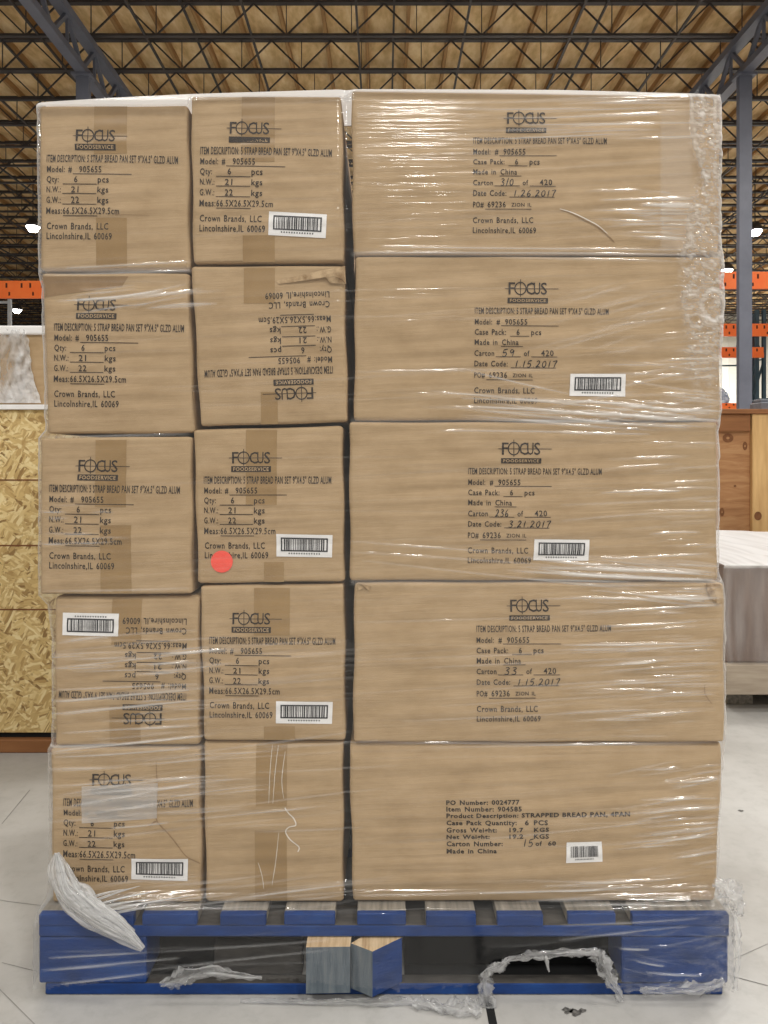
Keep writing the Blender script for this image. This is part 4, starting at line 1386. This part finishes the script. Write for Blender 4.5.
nn = vnoise(GX / 3 + GY / 9, GY / 12 - GX / 8, 72) + .5 * vnoise(GX / 1.5, GY / 4, 73)
YYg = YW - .012 - .010 * nn - .012 * soft(GY, 380, 403)
sg = (YYg - CAMY) / F
Vw = np.stack([(GX - 384) * sg, YYg, CAMZ + (HZ - GY) * sg], -1)
Vw[..., 2] = np.maximum(Vw[..., 2], zb + .001)
hzw = np.clip(.32 + .3 * nn + .55 * soft(GX, 6, 20) * soft(GY, 329, 350) + .55 * soft(GY, 372, 395), .1, .95)
o = grid_mesh('draped_film', Vw, M['film_bunch'], wc, None, {'haze': hzw, 'crumple': np.full_like(GX, .5)})
o['label'] = 'crumpled white film'

# ------------------------------------------------------------------ wrapped low load and pine crate, on the right
YV = 1.42
wl = tag(empty('wrapped_load', (1.9, YV, 0)), 'low film wrapped load with white glossy top beside the right cartons', 'wrapped load')
xa, xb = PX(726, YV), PX(726, YV) + 1.25
zb0, zb1, zt_ = PZ(695, YV), PZ(665, YV), PZ(566, YV)
for q in range(3):
    m = MB(); m.box(xa + .06 + q * .5, xa + .16 + q * .5, YV + .12, YV + 1.2, 0, zb0)
    m.build('runner', M['greywood'], wl)
m = MB(); m.box(xa, xb, YV, YV + 1.3, zb0, zb1, 0, .004)
o = m.build('base_board', M['lightwood'], wl); o['label'] = 'pale timber board'
m = MB(); m.box(xa + .012, xb - .012, YV + .03, YV + 1.28, zb1, zt_ - .004, 0, .008)
o = m.build('load_body', M['shrinkgrey'], wl)
# film cover over front and top
rr_, cc_ = 60, 70
u_ = np.linspace(0, 1, cc_)
prof = [(YV + 0.004, zb1 - .02), (YV + .012, zb1 + .02), (YV + .022, zb1 + .12), (YV + .018, zt_ - .05), (YV + .010, zt_ - .006), (YV + .03, zt_ + .004), (YV + .3, zt_ + .010), (YV + .8, zt_ + .008), (YV + 1.32, zt_ + .004)]
prof = smooth_path(prof, 8)
Vw = np.zeros((len(prof), cc_, 3))
for i, (yy, zz) in enumerate(prof):
    Vw[i, :, 0] = xa - .004 + (xb - xa + .008) * u_
    Vw[i, :, 1] = yy - .005 * np.abs(vnoise(u_ * 60, u_ * 0 + i * .12, 81))
    Vw[i, :, 2] = zz + (.006 * vnoise(u_ * 14 + i * .02, u_ * 0 + i * .5, 82) if yy > YV + .1 else 0)
# left hem flares out at the front
fl = np.clip(1 - u_ / .12, 0, 1)[None, :] * (1 - soft(Vw[..., 2], zb1 - .02, zt_ - .2))
Vw[..., 0] += .012 * fl
topm = soft(Vw[..., 2], zt_ - .012, zt_)
NN = vnoise(np.repeat(u_[None] * 70, len(prof), 0), np.repeat(np.arange(len(prof))[:, None] * .12, cc_, 1), 83)
hzw = np.clip(.12 + .16 * NN + .74 * topm, .03, .94)
o = grid_mesh('film_cover', Vw, M['film_bunch'], wl, None, {'haze': hzw, 'crumple': np.full(Vw.shape[:2], .15)})
o['label'] = 'glossy film cover, white on top'

YK = 3.0
pk = tag(empty('wooden_crate', (2.3, YK, 0)), 'pine plank crate with pale corner post standing behind the low wrapped load', 'crate')
xa, xb = PX(696, YK), PX(696, YK) + 1.5
zt_ = PZ(409, YK)
m = MB(); m.box(xa, xb, YK + .03, YK + 1.1, .1, zt_ - .02, 0, .003)
m.build('side_panel', M['pine'], pk)
for cx_, cy_, rx_, ry_ in ((728, 438, 5.5, 4.6), (745, 446, 2.4, 4.4), (722, 512, 2.4, 4.4), (735, 486, 1.4, 1.2)):
    m = MB()
    cs = [P(cx_ + rx_ * math.cos(t) * f, cy_ + ry_ * math.sin(t) * f, YK + .0285) for f in (1, .3) for t in np.linspace(0, 2 * math.pi, 18)[:-1]]
    m.add(cs, [(i, (i + 1) % 17, 17 + (i + 1) % 17, 17 + i) for i in range(17)])
    m.build('knot', M['knot'], pk)
m = MB(); m.box(xa, PX(752, YK) - .006, YK + .005, YK + .035, PZ(431, YK), PZ(414, YK), 0, .003)
o = m.build('top_rail', M['pinered'], pk)
m = MB(); m.box(PX(752.5, YK), PX(752.5, YK) + .16, YK, YK + .03, .1, PZ(414, YK), 0, .003)
o = m.build('corner_post', M['pinepale'], pk); o['label'] = 'pale post'
c0 = P(758, 516, YK - .001)
m = MB(); m.face([(c0.x + .022 * math.cos(t), YK - .001, c0.z + .026 * math.sin(t)) for t in np.linspace(0, 2 * math.pi, 20)[:-1]]); m.build('knot', M['knot'], pk)
m = MB(); m.box(xa - .01, xb + .01, YK - .012, YK + 1.12, PZ(414, YK) + .001, zt_, 0, .003)
m.build('lid', M['pinered'], pk)
for q in (0, .65, 1.36):
    m = MB(); m.box(xa + q, xa + q + .12, YK + .02, YK + 1.1, 0, .1)
    m.build('runner', M['pinered'], pk)

# small thing lying on the pine crate
m = MB(); gxp = PX(764, YK + .2)
m.box(gxp - .04, gxp + .05, YK + .16, YK + .3, zt_ + .001, zt_ + .055, 0, .008)
m.box(gxp - .03, gxp + .02, YK + .18, YK + .28, zt_ + .055, zt_ + .075, 0, .006)
tag(m.build('plastic_holder', M['greyplastic']), 'small grey plastic holder lying on the pine crate right of the column', 'holder')

# ------------------------------------------------------------------ pallet racks
def beam(m, x0, x1, y, zb, zt, slots=True):
    mid = zb + (zt - zb) * .46
    m.box(x0, x1, y + .012, y + .06, mid, zt)
    m.box(x0, x1, y, y + .06, zb, mid)
    if slots:
        x = x0 + .05
        k = 0
        while x < x1 - .08:
            m.box(x, x + .028, y + .0105, y + .013, mid + (zt - mid) * .25, mid + (zt - mid) * .75, 1)
            if k % 2 == 0:
                m.box(x + .05, x + .075, y - .0015, y + .001, zb + (mid - zb) * .3, zb + (mid - zb) * .75, 1)
            x += .13 + .05 * ((k * 7) % 3)
            k += 1


def upright(m, x, y, d, h, w=.08):
    m.box(x - w / 2, x + w / 2, y, y + .06, 0.01, h)
    m.box(x - w / 2, x + w / 2, y + d - .06, y + d, 0.01, h)
    m.box(x - w / 2 - .03, x + w / 2 + .03, y - .03, y + d + .03, 0, .01)
    z = .3
    s = 1
    while z < h - .7:
        a, b = (y + .03, y + d - .03) if s > 0 else (y + d - .03, y + .03)
        m.bar((x, a, z), (x, b, z + .6), .03)
        z += .6; s = -s


# left rack
YR = CAMY + 11.2
rk = tag(empty('pallet_rack', (-6, YR, 0)), 'pale framed pallet rack with an orange beam far left behind the chipboard crate', 'rack', 'pallet racks')
m = MB(); beam(m, PX(-90, YR), PX(190, YR), YR, PZ(298, YR), PZ(280.5, YR)); m.build('beam', [M['orange'], M['hole']], rk)
for ux in (-90, 190):
    m = MB(); upright(m, PX(ux, YR), YR + .06, .84, 4.2); m.build('upright', M['galv'], rk)
# row end frame seen below the beam
YR2 = CAMY + 14.5
rk = tag(empty('pallet_rack', (-8, YR2, 0)), 'empty pale upright frame seen below the left orange beam', 'rack', 'pallet racks')
m = MB()
xu0, xu1 = PX(-14, YR2), PX(9, YR2)
for xx in (xu0, xu1):
    m.box(xx - .03, xx + .03, YR2, YR2 + .06, 0, PZ(299, YR2))
m.build('upright', M['galv'], rk)
m = MB()
z = .2; s = 1; ztop = PZ(301, YR2)
while z + .45 < ztop:
    a, b = (xu0, xu1) if s > 0 else (xu1, xu0)
    m.bar((a, YR2 + .03, z), (b, YR2 + .03, z + .45), .03); z += .45; s = -s
m.box(xu0, xu1, YR2 + .01, YR2 + .05, ztop - .04, ztop)
m.build('brace', M['galv'], rk)

# right racks
YQ = CAMY + 11.0
rk = tag(empty('pallet_rack', (6, YQ, 0)), 'pallet rack with a high slotted orange beam crossing behind the grey column', 'rack', 'pallet racks')
m = MB(); beam(m, PX(600, YQ), PX(860, YQ), YQ, PZ(288.5, YQ), PZ(271.5, YQ)); m.build('beam', [M['orange'], M['hole']], rk)
for ux in (598, 862):
    m = MB(); upright(m, PX(ux, YQ), YQ + .06, .86, 4.4); m.build('upright', M['rackgreen'], rk)
YQ = CAMY + 13.0
rk = tag(empty('pallet_rack', (7, YQ, 0)), 'pallet rack with dark green uprights and three low orange beams against the white wall', 'rack', 'pallet racks')
for (a, b) in ((336, 323.5), (357.5, 347), (409, 403)):
    m = MB(); beam(m, PX(600, YQ), PX(764 if a != 336 else 860, YQ), YQ, PZ(a, YQ), PZ(b, YQ)); m.build('beam', [M['orange'], M['hole']], rk)
for ux in (598, 759.5, 766.5):
    m = MB()
    upright(m, PX(ux, YQ), YQ + .062, .45, PZ(309, YQ), .055)
    m.build('upright', M['rackgreen'], rk)
m = MB(); m.box(PX(600, YQ), PX(757, YQ), YQ + .062, YQ + .5, PZ(403.5, YQ) - .03, PZ(403.5, YQ)); m.build('shelf', M['galv'], rk)
YB = YQ
m = MB()
m.bar((PX(742, YQ), YQ + .2, PZ(345, YQ)), (PX(760, YQ), YQ + .2, PZ(312, YQ)), .025)
m.bar((PX(742, YQ), YQ + .08, PZ(365, YQ)), (PX(760, YQ), YQ + .2, PZ(405, YQ)), .025)
m.bar((PX(742, YQ), YQ + .2, PZ(363, YQ)), (PX(768, YQ), YQ + .2, PZ(358, YQ)), .025)
m.bar((PX(745, YQ), YQ + .2, PZ(399, YQ)), (PX(790, YQ), YQ + .2, PZ(397, YQ)), .025)
m.bar((PX(600, YQ), YQ + .2, PZ(365, YQ)), (PX(742, YQ), YQ + .08, PZ(365, YQ)), .025)
m.build('brace', M['rackgreen'], rk)

# crumpled bag on the rack's shelf
YB = CAMY + 13.0
zs = PZ(403.5, YB) + .002
bl = Vector((PX(728, YB), YB + .30, zs))
gth, gph = np.meshgrid(np.linspace(0.02, math.pi / 2, 14), np.linspace(0, 2 * math.pi, 28, endpoint=False), indexing='ij')
nb = vnoise(gph * 3.2, gth * 6, 91)
rad = 1 + .3 * nb
Vb = np.stack([bl.x + .15 * rad * np.sin(gth) * np.cos(gph), bl.y + .13 * rad * np.sin(gth) * np.sin(gph), bl.z + .25 * (1 + .3 * nb) * np.cos(gth)], -1)
Vb[..., 2] = np.maximum(Vb[..., 2], zs)
o = grid_mesh('plastic_bag', Vb, M['bagplastic'], None, closed_u=True)
tag(o, 'crumpled pale blue plastic bag lying on the lowest orange rack beam beside the grey column', 'bag')


# ------------------------------------------------------------------ high bay lamps in the picture
def high_bay(px, py, d, label, hang=5.86):
    Y = CAMY + d
    c = P(px, py, Y)
    ro = tag(empty('high_bay_lamp', (c.x, Y, c.z)), label, 'lamp', 'high bay lamps')
    zt_ = HC + 6.445
    m = MB()
    m.cyl((c.x, Y), .16, .18, c.z, c.z + .05); m.cyl((c.x, Y), .18, .12, c.z + .05, c.z + .13); m.cyl((c.x, Y), .09, .09, c.z + .13, c.z + .2)
    m.build('housing', M['darksteel'], ro)
    m = MB(); m.cyl((c.x, Y), .09, .15, c.z - .1, c.z - .001)
    o = m.build('lens', M['lamp'], ro); o['label'] = 'glowing lens'
    m = MB(); m.cyl((c.x, Y), .012, .012, c.z + .2, zt_, 8)
    m.build('hanging_rod', M['darksteel'], ro)


high_bay(33, 227, 17.0, 'bright hanging lamp beside the top left carton')
high_bay(755, 231, 17.0, 'bright hanging lamp just right of the grey column')
high_bay(727, 270, 20.5, 'small bright lamp between the right cartons and the grey column')
high_bay(17, 310, 26.0, 'distant lamp shining below the left orange beam')
